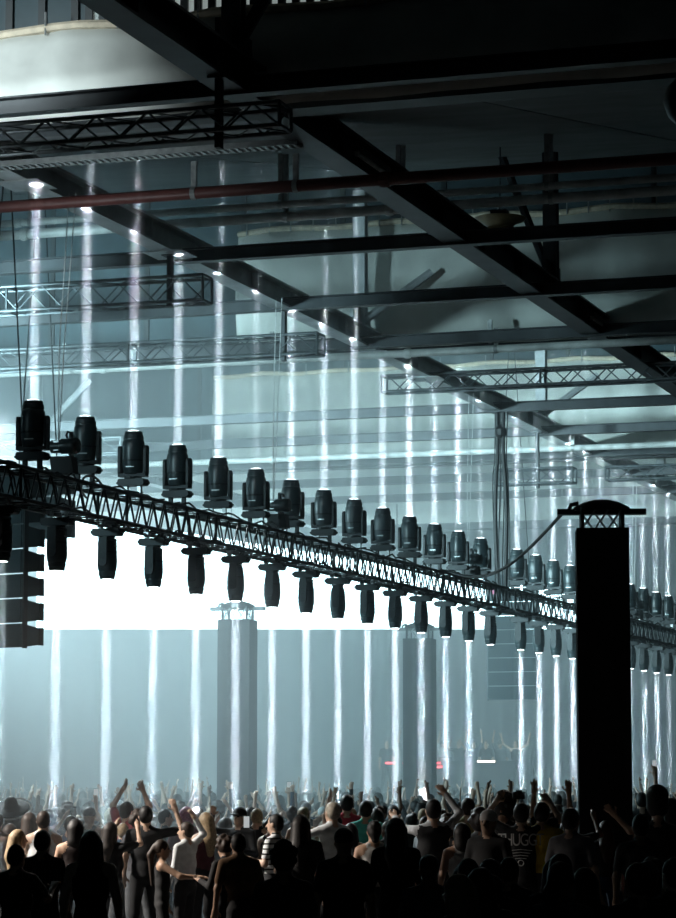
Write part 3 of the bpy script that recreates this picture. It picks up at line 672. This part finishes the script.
def person_mesh(name, arms=('down', 'down'), sleeve='short', dress=False, slim=1., h=.016, yaw=0., pitch=0., mats=None, fine=True, lean=(0, 0), neck=True, stance=.1, vest=False):
    B = Body(); ln = np.array([lean[0], lean[1], 0.])
    def tz(p): p = np.array(p, float); f = max(0., (p[2]-.9)/.85); return p+ln*f
    for s, (ky, fx) in ((1, (.03, .03)), (-1, (-.02, .0))):
        hp, kn, an = (s*.085, 0, .90), (s*(.085+stance*.4), .03+ky, .49), (s*(.08+stance), ky, .09)
        B.cone(hp, kn, .088*slim, .06, BT); B.cone(kn, an, .06, .045, BT); B.cone((an[0], an[1]-.03, .045), (an[0]+s*.02, an[1]+.15, .035), .042, .034, SH)
    B.cone((0, -.005, .93), (0, 0, 1.02), .112*slim, .10*slim, BT, 1.45)
    if dress: B.cone((0, 0, 1.02), (0, 0, .66), .10*slim, .15, TP, 1.4)
    TQ = BT if vest else TP
    B.cone(tz((0, 0, 1.03)), tz((0, .005, 1.20)), .103*slim, .108*slim, TQ, 1.38, .04); B.cone(tz((0, .005, 1.2)), tz((0, -.005, 1.36)), .112*slim, .105, TQ, 1.48, .04)
    B.cone(tz((-.12, -.01, 1.40)), tz((.12, -.01, 1.40)), .068, .068, TQ if sleeve != 'none' else SK, 1., .05)
    if sleeve == 'none':
        B.cone(tz((0, -.005, 1.38)), tz((0, -.005, 1.42)), .075, .06, SK, 1.5)
        for s in (-1, 1): B.cone(tz((s*.085, -.06, 1.30)), tz((s*.075, -.045, 1.47)), .032, .022, TP, 1., .01)
    n0 = len(B.p)
    for s, a in zip((1, -1), arms): arm(B, s, POSES[a] if isinstance(a, str) else a, sleeve, True, fine)
    for i in range(n0, len(B.p)):
        q = list(B.p[i]); q[1] = q[1]+ln*.6; q[2] = q[2]+ln*.6; B.p[i] = tuple(q)
    B.cone(tz((0, -.02, 1.43)), tz((0, 0, 1.56)), .057, .052, SK, 1., .03)
    for s in (-1, 1): B.cone(tz((s*.12, -.015, 1.43)), tz((s*.02, -.02, 1.485)), .042, .04, SK if sleeve == 'none' else TP, 1., .04)
    R = rotz(yaw)@rotx(pitch); piv = tz((0, 0, 1.53))
    H = lambda p: piv+R@(np.array(p, float)-np.array([0, 0, 1.55]))
    B.ell(H((0, -.005, 1.645)), (.074, .094, .108), SK, R); B.ell(H((0, .03, 1.578)), (.054, .062, .062), SK, R)
    B.cone(H((0, .088, 1.64)), H((0, .112, 1.61)), .010, .015, SK, 1., .015)
    for s in (-1, 1):
        B.ell(H((s*.077, -.005, 1.63)), (.012, .022, .032), SK, R, .008)
    D, Mt, lo, hh = B.grid(h); P, Q, fm = nets(D, Mt, lo, hh)
    C = P[Q].mean(1)
    for s in (-1, 1):
        fm[np.linalg.norm(C-H((s*.032, .083, 1.652)), axis=1) < .016] = DK; fm[np.linalg.norm(C-H((s*.034, .085, 1.678)), axis=1) < .012] = DK
    fm[np.linalg.norm((C-H((0, .092, 1.572)))*np.array([.6, 1, 1.4]), axis=1) < .014] = SK
    me = np_mesh(name, P, Q, mats or [M['skin'], M['top'], M['bottom'], M['shoe'], M['dark']], fm)
    return me, piv, R
HAIRC = {}
def hair_mesh(style, h=.015):
    if (style, h) in HAIRC: return HAIRC[(style, h)]
    B = Body(); base = lambda g=0: B.ell((0, -.018, .115), (.083+g, .092+g, .100+g), 0)
    if style == 'short': base(); B.ell((0, -.05, .07), (.076, .055, .07), 0)
    if style == 'long':
        base(.006); B.cone((0, -.06, .10), (0, -.10, -.12), .078, .085, 0, 1.15); B.cone((0, -.10, -.12), (0, -.10, -.32), .07, .035, 0, 1.5)
        for s in (-1, 1): B.cone((s*.075, -.01, .10), (s*.095, -.03, -.12), .028, .03, 0)
    if style == 'pony': base(.003); B.cone((0, -.10, .12), (0, -.15, .02), .04, .045, 0); B.cone((0, -.15, .02), (0, -.13, -.36), .045, .02, 0)
    if style == 'bun': base(.003); B.ell((0, -.10, .17), (.05, .05, .05), 0); B.cone((0, -.06, .06), (0, -.07, .0), .06, .04, 0)
    if style == 'bob': base(.012); B.cone((0, -.05, .10), (0, -.055, -.03), .09, .09, 0, 1.08)
    if style in ('afro', 'curly'):
        r = random.Random(3); g = .045 if style == 'afro' else .015; base(g)
        for i in range(46):
            a = r.uniform(0, 2*PI); e = r.uniform(-.25, 1.5); d = np.array([math.cos(a)*math.cos(e), math.sin(a)*math.cos(e), math.sin(e)])
            if d[1] > .55 and d[2] < .35: continue
            B.ell(np.array([0, -.02, .115])+d*np.array([.083+g, .09+g, .10+g]), (.03, .03, .03), 0, None, .015)
    if style == 'cap': B.ell((0, -.005, .135), (.084, .102, .085), 0); B.ell((0, .10, .128), (.07, .085, .012), 0, None, .01)
    if style == 'backcap': B.ell((0, -.01, .135), (.086, .102, .085), 0); B.ell((0, -.12, .115), (.065, .07, .012), 0, None, .01)
    if style == 'beanie': B.ell((0, -.005, .13), (.088, .104, .105), 0)
    if style == 'flat': B.cone((0, -.01, .12), (0, -.01, .24), .11, .115, 0, 1.02, .01)
    if style == 'hat': B.ell((0, -.01, .15), (.25, .25, .016), 0, None, .02); B.cone((0, -.01, .16), (0, -.01, .235), .092, .082, 0)
    D, Mt, lo, hh = B.grid(h); P, Q, fm = nets(D, Mt, lo, hh)
    isg = style in ('cap', 'backcap', 'beanie', 'hat', 'flat')
    HAIRC[(style, h)] = (np_mesh(style if isg else 'hair', P, Q, [M['gear'] if isg else M['hair']]), isg); return HAIRC[(style, h)]
SKINS = [(.62, .42, .31), (.50, .32, .22), (.68, .48, .37), (.36, .21, .14), (.22, .13, .09)]
BLK, WHT, NAVY, GRY = (.015, .016, .018), (.78, .80, .80), (.02, .04, .09), (.12, .13, .14)
def style_person(o, piv, R, hairs, hair_c, skin, top, bottom):
    o['skin'] = (*skin, 1.); o['top'] = (*top, 1.); o['bottom'] = (*bottom, 1.)
    Rm = Matrix([list(map(float, r)) for r in R]).to_4x4()
    for st_, c in zip(hairs, hair_c):
        me, isg = hair_mesh(st_)
        nm = {'cap': 'cap', 'backcap': 'cap', 'beanie': 'beanie', 'hat': 'wide_hat', 'flat': 'hat'}.get(st_, 'hair')
        hcol = link(nm, me, o); hcol.matrix_local = Matrix.Translation(Vector(map(float, piv)))@Rm@Matrix.Translation((0, 0, 0)); hcol['tint'] = (*c, 1.)
    return o
PLACED = []
BR = (.05, .03, .02); BK = (.012, .010, .010); BLOND = (.42, .30, .17)
def star(px, ytop, d, face, label, arms=('down', 'down'), sleeve='short', hairs=('short',), hc=(BK,), skin=SKINS[0], top=BLK, bottom=BLK, hat_extra=.0, **kw):
    """one clearly visible person: pixel column, pixel row of the head top, depth, facing (deg, 0 = away from camera, 90 = to its left)"""
    x, y = ground(px, d); ztop = float(at(px, ytop, d=d)[2]); s = min(1.12, max(.86, ztop/1.76))
    me, piv, R = person_mesh('person', arms, sleeve, **kw)
    o = link('person', me, None, (x, y, 0), (0, 0, PS*.6+math.radians(face)), (s, s, s)); tag(o, label, 'person')
    style_person(o, piv, R, hairs, hc, skin, top, bottom); PLACED.append((x, y)); return o
def extra(o, name, mb, m, smooth=False): return mb.build(name, m, o, smooth=smooth)
def stripe_mat(name, c1, c2, sc_, vert=False, dist=0.):
    m = mat(name, c1, .85); N = m.node_tree.nodes; L = m.node_tree.links
    wv = N.new('ShaderNodeTexWave'); wv.bands_direction = 'X' if vert else 'Z'; wv.inputs['Scale'].default_value = sc_; wv.inputs['Distortion'].default_value = dist
    r = N.new('ShaderNodeValToRGB'); r.color_ramp.interpolation = 'CONSTANT'; r.color_ramp.elements[0].color = (*c2, 1); r.color_ramp.elements[1].position = .22; r.color_ramp.elements[1].color = (*c1, 1)
    tc = N.new('ShaderNodeTexCoord'); L.new(tc.outputs['Object'], wv.inputs['Vector']); L.new(wv.outputs['Fac'], r.inputs[0]); L.new(r.outputs[0], N['Principled BSDF'].inputs['Base Color']); return m
def mats_with(top): return [M['skin'], top, M['bottom'], M['shoe'], M['dark']]
STRIPED = stripe_mat('striped_tee', (.78, .80, .80), (.03, .03, .03), 5.2)
PLAID = stripe_mat('plaid_shirt', (.02, .021, .023), (.09, .095, .10), 9., True)
N_ = 'none'; S_ = 'short'; L_ = 'long'
# --- left foreground
star(163, 838, 30., -75, 'woman with long dark ponytail in black strappy top reaching for white-shirted dancer', ('reach', 'down'), N_, ('pony',), (BR,), SKINS[1], slim=.86)
star(186, 820, 33., 62, 'dancer in loose white long-sleeved shirt, one hand raised to head', ('head', 'down'), L_, ('short',), (BR,), SKINS[0], WHT, yaw=.25, slim=1.05)
star(275, 812, 32.5, 75, 'man with short dark hair and beard in white tee with thin black stripes', ('down', 'bent'), S_, ('short',), (BK,), SKINS[0], WHT, mats=mats_with(STRIPED), slim=1.08)
star(284, 843, 20.5, 12, 'broad dark-haired man in dark grey shirt seen from behind', ('down', 'down'), S_, ('curly',), (BK,), SKINS[3], (.045, .045, .047), slim=1.1)
star(243, 831, 27.5, 20, 'dark-haired dancer in tan brown top seen from behind', ('bent', 'down'), S_, ('short',), (BK,), SKINS[1], (.24, .14, .075), lean=(-.06, .04))
star(226, 836, 29.5, 55, 'curly-haired person in dark jacket with lowered face', ('bent', 'bent'), L_, ('curly',), (BR,), SKINS[1], (.02, .02, .022), pitch=-.25)
star(92, 829, 23.5, 5, 'woman with very long loose black hair and black dress seen from behind', ('down', 'down'), N_, ('long',), (BK,), SKINS[2], dress=True, slim=.9)
star(44, 828, 26., -8, 'short-haired man in dark plaid shirt seen from behind', ('down', 'down'), S_, ('short',), (BR,), SKINS[0], (.03, .03, .03), mats=mats_with(PLAID), slim=1.05)
star(44, 809, 33., 10, 'man with bare broad shoulders in white tank top', ('down', 'down'), N_, ('short',), (BR,), SKINS[0], WHT, slim=1.12)
o = star(20, 828, 31., -60, 'long-haired blond woman with sunglasses pushed up on her head', ('down', 'bent'), N_, ('long',), (BLOND,), SKINS[2], BLK)
star(18, 842, 24., -15, 'dark-haired man in black tee beside the plaid shirt', ('front', 'down'), S_, ('short',), (BK,), SKINS[1])
o = star(14, 800, 36., 0, 'person in black with wide-brimmed hat edged in white', ('down', 'down'), L_, ('hat', 'bob'), ((.012, .02, .024), BK), SKINS[0], pitch=.55)
hat = [c_ for c_ in o.children if c_.name.startswith('wide_hat')][0]
MB().path([(.25*math.cos(a), -.01+.25*math.sin(a), .152) for a in np.linspace(0, 2*PI, 40)], .012, 5).build('hat_rim', M['print'], hat, smooth=True)
star(76, 818, 31., 15, 'dark-haired woman with bare tan back', ('down', 'down'), N_, ('bob',), (BK,), SKINS[1], (.03, .02, .02), slim=.9)
star(90, 806, 37., 0, 'person with bare brown shoulders and dark cap', ('down', 'down'), N_, ('cap',), (BK,), SKINS[1], (.05, .05, .06))
star(128, 800, 35.5, -35, 'dark-haired man in faded red tee, hands joined above head', ((( .5, .2, .75), (-.55, .1, .75)), ((.5, .2, .75), (-.55, .1, .75))), S_, ('short',), (BK,), SKINS[0], (.42, .06, .07))
star(146, 804, 33.5, 15, 'dancer in black tee raising one fist high', (((.8, .2, .12), (-.35, .1, 1)), 'down'), S_, ('short',), (BK,), SKINS[0], slim=1.05)
star(187, 806, 37., 0, 'person with bright pink hair', ('down', 'down'), S_, ('bob',), ((.62, .16, .28),), SKINS[2], (.2, .05, .06))
star(205, 811, 34.5, 55, 'blond woman with bare shoulders touching her face', ('phone', 'down'), N_, ('long',), (BLOND,), SKINS[2], (.10, .03, .04), slim=.88)
o = star(240, 806, 35.5, 155, 'man in dark cap facing the camera holding a pale phone', ('phone', 'bent'), L_, ('cap',), (BK,), SKINS[0], (.06, .065, .07))
# --- middle
star(301, 813, 29.5, 0, 'woman with long straight black hair and black tee seen from behind', ('down', 'bent'), S_, ('long',), (BK,), SKINS[0])
star(332, 800, 33.5, 40, 'fair-haired dancer in white long sleeves with one arm stretched aside', ('down', ((.9, .2, -.35), (.75, .4, -.55))), L_, ('short',), ((.5, .45, .36),), SKINS[0], WHT)
star(347, 793, 38., 5, 'short-haired person in bright red tee', ('down', 'down'), S_, ('short',), (BK,), SKINS[1], (.60, .05, .08))
star(366, 799, 36.5, 0, 'short-haired person in mint green shirt seen from behind', ('down', 'down'), S_, ('short',), (BK,), SKINS[1], (.10, .62, .50))
star(374, 819, 30., 15, 'dark-haired woman in white tank top with tied-back hair', ('hip', 'down'), N_, ('bun',), (BK,), SKINS[1], (.70, .70, .67), slim=.92)
star(344, 826, 23.5, 0, 'broad figure in black tee and black cap seen from behind', ('down', 'down'), S_, ('backcap',), (BK,), SKINS[1], slim=1.15)
star(396, 816, 26., 5, 'tall woman with long dark hair in black seen from behind', ('down', 'down'), L_, ('long',), (BK,), SKINS[3])
star(433, 797, 31.5, 15, 'man in black vest over white sleeves pointing one arm aside', (((.35, .5, .3), (-.5, .3, .75)), ((.4, .75, .05), (.1, .85, .4))), L_, ('short',), (BK,), SKINS[0], (.62, .64, .66), slim=1.05, vest=True)
# --- right
star(468, 796, 35., 0, 'person in pale khaki tee with cropped brown hair', ('down', 'down'), S_, ('short',), (BR,), SKINS[1], (.38, .33, .14))
star(461, 822, 30., 20, 'dark-haired woman in white sleeveless top near the yellow dancer', ('down', 'down'), N_, ('bob',), (BK,), SKINS[3], (.62, .63, .62), slim=.9)
star(488, 808, 28.5, 160, 'person wearing a white cap backwards', ('down', 'down'), S_, ('backcap',), ((.78, .76, .74),), SKINS[1])
o = star(503, 793, 32., 172, 'person with round afro hair and dark sunglasses facing the camera', ('down', 'down'), S_, ('afro',), (BK,), SKINS[3])
sg = MB(); sg.rbox((-.065, .098, 1.635), (-.01, .112, 1.672), .014, 1).rbox((.01, .098, 1.635), (.065, .112, 1.672), .014, 1).box((-.012, .104, 1.655), (.012, .110, 1.662)); extra(o, 'sunglasses', sg, M['lamp'])
ot = star(521, 801, 31., 0, 'person in black tee with large white lettering, arms raised with a camera', (((.75, .35, .35), (-.55, .55, .8)), ((.75, .35, .35), (-.55, .55, .8))), S_, ('short',), (BK,), SKINS[0], slim=1.15)
star(542, 800, 31., -10, 'person in bright yellow tee beside the raised clasped hands', ('down', 'down'), S_, ('short',), (BK,), SKINS[1], (.62, .42, .03))
star(551, 811, 32., 0, 'dancer with both hands clasped high beside the yellow tee', ('high', 'high'), S_, ('bob',), (BK,), SKINS[0], BLK)
star(571, 806, 28., -20, 'man in dark shirt with pale collar beside the black tower', ('down', 'bent'), S_, ('short',), (BK,), SKINS[0], (.16, .16, .17))
star(657, 792, 31., 0, 'figure in black with flat-topped black hat right of the tower', ('down', 'down'), L_, ('flat',), (BK,), SKINS[0])
star(670, 797, 33., 10, 'person in crimson top right of the black tower', ('down', 'side'), S_, ('bob',), (BK,), SKINS[1], (.55, .02, .08))
star(640, 812, 27., 0, 'dark-haired person in grey tee right of the tower', ('down', 'down'), S_, ('short',), (BK,), SKINS[1], (.10, .10, .11))
# lettering on the back of the black tee
cu = bpy.data.curves.new('lettering', 'FONT'); cu.body = 'THUGGT'; cu.size = .165; cu.align_x = 'CENTER'; cu.extrude = .002; cu.space_character = .82
tx = bpy.data.objects.new('lettering', cu); col.objects.link(tx); dg = bpy.context.evaluated_depsgraph_get(); me_t = bpy.data.meshes.new_from_object(tx.evaluated_get(dg)); bpy.data.objects.remove(tx)
me_t.materials.clear(); me_t.materials.append(M['print'])
vv = np.zeros(len(me_t.vertices)*3); me_t.vertices.foreach_get('co', vv); vv = vv.reshape(-1, 3)
vv[:, 0] *= .80; vv[:, 1] *= 1.1
cxr = np.stack([vv[:, 0], -.155+.9*vv[:, 0]**2-vv[:, 2], 1.30+vv[:, 1]], 1); me_t.vertices.foreach_set('co', cxr.ravel()); me_t.update()
link('lettering', me_t, ot)
fl = MB()
for j in range(4): fl.path([(x, -.152+.9*x*x, 1.26-.03*j-.10*abs(x)) for x in np.linspace(-.12+.02*j, .12-.02*j, 9)], .004, 4)
fl.path([(.03*math.cos(a), -.15, 1.12+.03*math.sin(a)) for a in np.linspace(0, 6.28, 12)], .005, 4)
fl.build('print_motif', M['print'], ot)
cm = MB(); cm.rbox((-.07, -.02, -.045), (.07, .02, .045), .012, 1).lathe([(.035, .0), (.035, .06)], 12)
th = cm.build('camera', M['lamp2'], None, tuple(np.array(ot.location)+np.array([-.12, .36, 1.98])), (0, 0, PS)); tag(th, 'small dark camera held up by the person in lettered tee', 'camera')
def phone(px, py, d, lab, rz=0.):
    p = at(px, py, d=d); t = empty('phone', tuple(p), PS+rz); tag(t, lab, 'phone', 'lit phones held up in the crowd')
    MB().rbox((-.04, -.005, -.078), (.04, .005, .078), .01, 1).build('case', M['lamp2'], t); MB().box((-.036, -.0065, -.072), (.036, -.005, .072)).build('display', M['phone'], t)
phone(246.5, 822, 34.9, 'pale phone in the hands of the capped man', .1)
def phone_holder(px, py, d_, lab, plab, top):
    p = at(px, py, d=d_); u, v = nrm(POSES['high'][0]), nrm(POSES['high'][1]); hl = np.array([.175, -.005, 1.465])+.275*u+.345*v+np.array([0, .02, 0])
    s = min(1.13, max(.88, p[2]/hl[2])); Rz = rotz(PS); base = p-(Rz@hl)*s
    me, piv, R = person_mesh('person', ('high', 'down'), S_, h=.018)
    o = link('person', me, None, (base[0], base[1], 0), (0, 0, PS), (s, s, s)); tag(o, lab, 'person'); style_person(o, piv, R, ('short',), (BK,), SKINS[0], top, BLK); PLACED.append((base[0], base[1]))
    q = Rz@hl*s+np.array([base[0], base[1], 0]); t = empty('phone', tuple(q), PS); tag(t, plab, 'phone', 'lit phones held up in the crowd')
    MB().rbox((-.04, -.005, -.03), (.04, .005, .126), .01, 1).build('case', M['lamp2'], t); MB().box((-.036, -.0065, -.024), (.036, -.005, .12)).build('display', M['phone'], t)
phone_holder(289, 789, 45., 'person in grey tee holding a bright phone straight up', 'bright phone held straight up in the back crowd', (.1, .1, .11))
phone_holder(654.5, 768, 42., 'person holding a bright phone high right of the black tower', 'bright phone held high right of the black tower', BLK)
phone_holder(96, 797, 40., 'person in blue tee holding a small bright phone aloft', 'small bright phone aloft in the left crowd', (.03, .07, .14))
# ---------------------------------------------------------------- the crowd behind and around them
CT = []
specs = [(('down', 'down'), S_, 'dancing with arms lowered'), (('up', 'down'), S_, 'with one arm raised'), (('down', 'up'), N_, 'with one bare arm raised'), (('up', 'up'), S_, 'with both arms raised'),
         (('wide', 'wide'), N_, 'with bare arms thrown wide'), (('phone', 'phone'), S_, 'with hands before face'), (('high', 'down'), L_, 'with one sleeved arm straight up'), (('head', 'head'), S_, 'with hands on the head'),
         (('bent', 'bent'), L_, 'in long sleeves with bent arms'), (('down', 'bent'), N_, 'in sleeveless top')]
for i, (a, sl, txt) in enumerate(specs): CT.append((person_mesh('person', a, sl, h=.021, slim=(.88 if sl == N_ else 1.03), yaw=.2*math.sin(i), fine=(i in (1, 2, 3, 4, 6))), txt))
rc = random.Random(77)
cols = [BLK]*11+[NAVY, GRY, (.05, .045, .04), (.16, .10, .06), (.5, .52, .53), WHT, (.20, .03, .03), (.03, .07, .12), (.07, .07, .08)]
cname = {BLK: 'black', NAVY: 'navy', GRY: 'grey', (.05, .045, .04): 'dark brown', (.16, .10, .06): 'tan', (.5, .52, .53): 'pale grey', WHT: 'white', (.20, .03, .03): 'dark red', (.03, .07, .12): 'blue', (.07, .07, .08): 'charcoal'}
hst = ['short']*6+['long']*4+['bob', 'bun', 'pony', 'curly', 'cap', 'backcap', 'afro', 'beanie']
def free(x, y, r):
    return all((x-a)**2+(y-b)**2 > r*r for a, b in PLACED)
towers = [ground(604.5, 35.), ground(237, 56.), ground(420, 64.)]
def okp(x, y, r): return free(x, y, r) and all(abs(x-a) > .75 or abs(y-b) > .75 for a, b in towers)
def crowd_person(px, d, hgt, zone):
    x, y = ground(px, d)
    if not okp(x, y, .46): return False
    (me, piv, R), txt = CT[0] if zone == 'dark' else CT[rc.choices(range(len(CT)), [10, .15, .15, 0, .0, 1, 0, .2, 4, 4] if zone == 'mid' else [6, 1.5, 1.5, 1.6, .8, 1.5, 1.2, 1, 2, 2])[0]]
    c = rc.choice(cols) if zone != 'dark' else rc.choice([BLK, BLK, GRY])
    s = hgt/1.76
    o = link('person', me, None, (x, y, 0), (0, 0, PS*.5+rc.gauss(0, .45)+(PI if rc.random() < .06 else 0)), (s, s, s))
    where = {'dark': 'in the unlit front rows', 'mid': 'in the middle crowd', 'back': 'in the hazy back crowd'}[zone]
    hs = rc.choice(hst)
    hw = {'short': 'short-haired', 'long': 'long-haired', 'bob': 'bob-haired', 'bun': 'bun-haired', 'pony': 'ponytailed', 'curly': 'curly-haired', 'cap': 'capped', 'backcap': 'backward-capped', 'afro': 'afro-haired', 'beanie': 'beanie-wearing'}[hs]
    tag(o, '%s person in %s %s %s' % (hw, cname[c], txt, where), 'person', 'people %s' % where)
    style_person(o, piv, R, (hs,), (rc.choice([BK, BK, BR, BR, BLOND, (.03, .02, .015)]) if hs not in ('cap', 'backcap', 'beanie') else rc.choice([BLK, BLK, NAVY, WHT, GRY]),), rc.choice(SKINS), c, rc.choice([BLK, NAVY, GRY]))
    PLACED.append((x, y)); return True
cnt = 0
for _ in range(900):                           # unlit front rows (only backs and heads at the foot of the picture)
    px = rc.uniform(-20, 700); d = rc.uniform(16.5, 27)
    if 130 < px < 250 and d > 13: continue
    if 330 <= px < 420 and d > 21: continue
    if px < 130 and d > 21.5: continue
    hh = rc.uniform(1.60, 1.76); yt = YH+(HC-hh)*F/d
    if yt < (882 if px < 420 else 852): continue
    if crowd_person(px, d, hh, 'dark'): cnt += 1
    if cnt > 34: break
cnt = 0
for _ in range(4000):
    d = 33+17*rc.random()**.85; px = rc.uniform(-15, 690); hh = rc.uniform(1.58, 1.80)
    if d < 37 and 140 < px < 300: continue
    if crowd_person(px, d, hh, 'mid' if d < 42 else 'back'): cnt += 1
    if cnt >= 215: break
# farthest rows: heads and hands too many and small to tell apart -> one object
far_me = [person_mesh('person', a, sl, h=.045, fine=False)[0] for a, sl in ((('down', 'down'), S_), (('up', 'up'), S_), (('up', 'down'), N_), (('wide', 'high'), S_), (('head', 'bent'), S_))]
PP, QQ, FM, off = [], [], [], 0
FARM = [mat('far_skin', (.45, .31, .24), .6), mat('far_dark_cloth', (.03, .035, .04), .9), mat('far_pale_cloth', (.30, .31, .32), .9), mat('far_hair', (.02, .016, .014), .6)]
def pull(me):
    v = np.zeros(len(me.vertices)*3); me.vertices.foreach_get('co', v); q = np.zeros(len(me.loops), np.int32); me.loops.foreach_get('vertex_index', q); f = np.zeros(len(me.polygons), np.int32); me.polygons.foreach_get('material_index', f)
    return v.reshape(-1, 3), q.reshape(-1, 4), f
FD = [pull(m) for m in far_me]; HM = [pull(hair_mesh(s, .035)[0]) for s in ('short', 'long', 'bob')]
taken = []
cnt = 0
while cnt < 520:
    d = rc.uniform(49, 82); px = rc.uniform(-20, 695); x, y = ground(px, d); cnt += 1
    if not okp(x, y, .4) or any((x-a)**2+(y-b)**2 < .2 for a, b in taken): continue
    if y > 80 and 360 < px < 560: continue
    taken.append((x, y))
    k = rc.choices(range(5), [9, 1, 1.2, .6, .8])[0]; v, q, f = FD[k]; s = rc.uniform(.92, 1.05); Rz = rotz(PS*.5+rc.gauss(0, .5))
    keep = v[q].mean(1)[:, 2] > .75
    PP.append((v*s)@Rz.T+np.array([x, y, 0])); QQ.append(q[keep]+off); off += len(v)
    mp = np.array([0, 2 if rc.random() < .12 else 1, 1, 1, 3]); FM.append(mp[f[keep]])
    hv, hq, hf = rc.choice(HM); PP.append(((hv+np.array([0, 0, 1.55]))*s)@Rz.T+np.array([x, y, 0])); QQ.append(hq+off); off += len(hv); FM.append(np.full(len(hq), 3))
fo = link('far_crowd', np_mesh('far_crowd', np.concatenate(PP), np.concatenate(QQ), FARM, np.concatenate(FM))); tag(fo, 'dense far crowd of heads and raised hands in the haze', 'crowd', kind='stuff')
# people on the stage
for i, px in enumerate((388, 408, 428, 447, 462, 478, 490, 505, 520)):
    p = on_stage(px, 2.0+.5*(i % 2), 1.55); (me, piv, R), txt = CT[[0, 3, 8, 1, 5, 3, 0, 1, 4][i]]
    o = link('person', me, None, tuple(p), (0, 0, PI+PS+rc.gauss(0, .3)), (.98, .98, .98)); c = [BLK, GRY, BLK, WHT, BLK, NAVY, BLK, GRY, BLK][i]
    tag(o, 'person in %s %s on the far stage' % (cname[c], txt), 'person', 'people on the far stage'); style_person(o, piv, R, (hst[(i*5) % len(hst)],), (BR,), SKINS[i % 3], c, BLK)
# ================================================================ haze in the lit part of the hall
prof = [(30.0, .02), (97.9, .02)]               # side profile that follows the underside of the saw-tooth roof
for k in range(3, -1, -1):
    yb, ya = min(Y0+PER*(k+1), 97.9)-.03, Y0+PER*k+.3
    if k == 0: ya = 30.0
    prof += [(yb, roof_z(yb)-.03), (ya, roof_z(ya)-.03)]
    if k: prof.append((ya-.75, ZLO-.1))
n = len(prof); hm = MB(); hm.add([(x, y, z) for x in (XW0+.1, -13.0) for y, z in prof], [tuple(range(n)), tuple(range(2*n-1, n-1, -1))]+[(i, n+i, n+(i+1) % n, (i+1) % n) for i in range(n)])
hz = hm.build('haze', M['haze'])
bmh = bmesh.new(); bmh.from_mesh(hz.data); bmesh.ops.recalc_face_normals(bmh, faces=bmh.faces); bmh.to_mesh(hz.data); bmh.free()
tag(hz, 'pale theatrical haze filling the lit half of the hall', 'haze', kind='stuff')
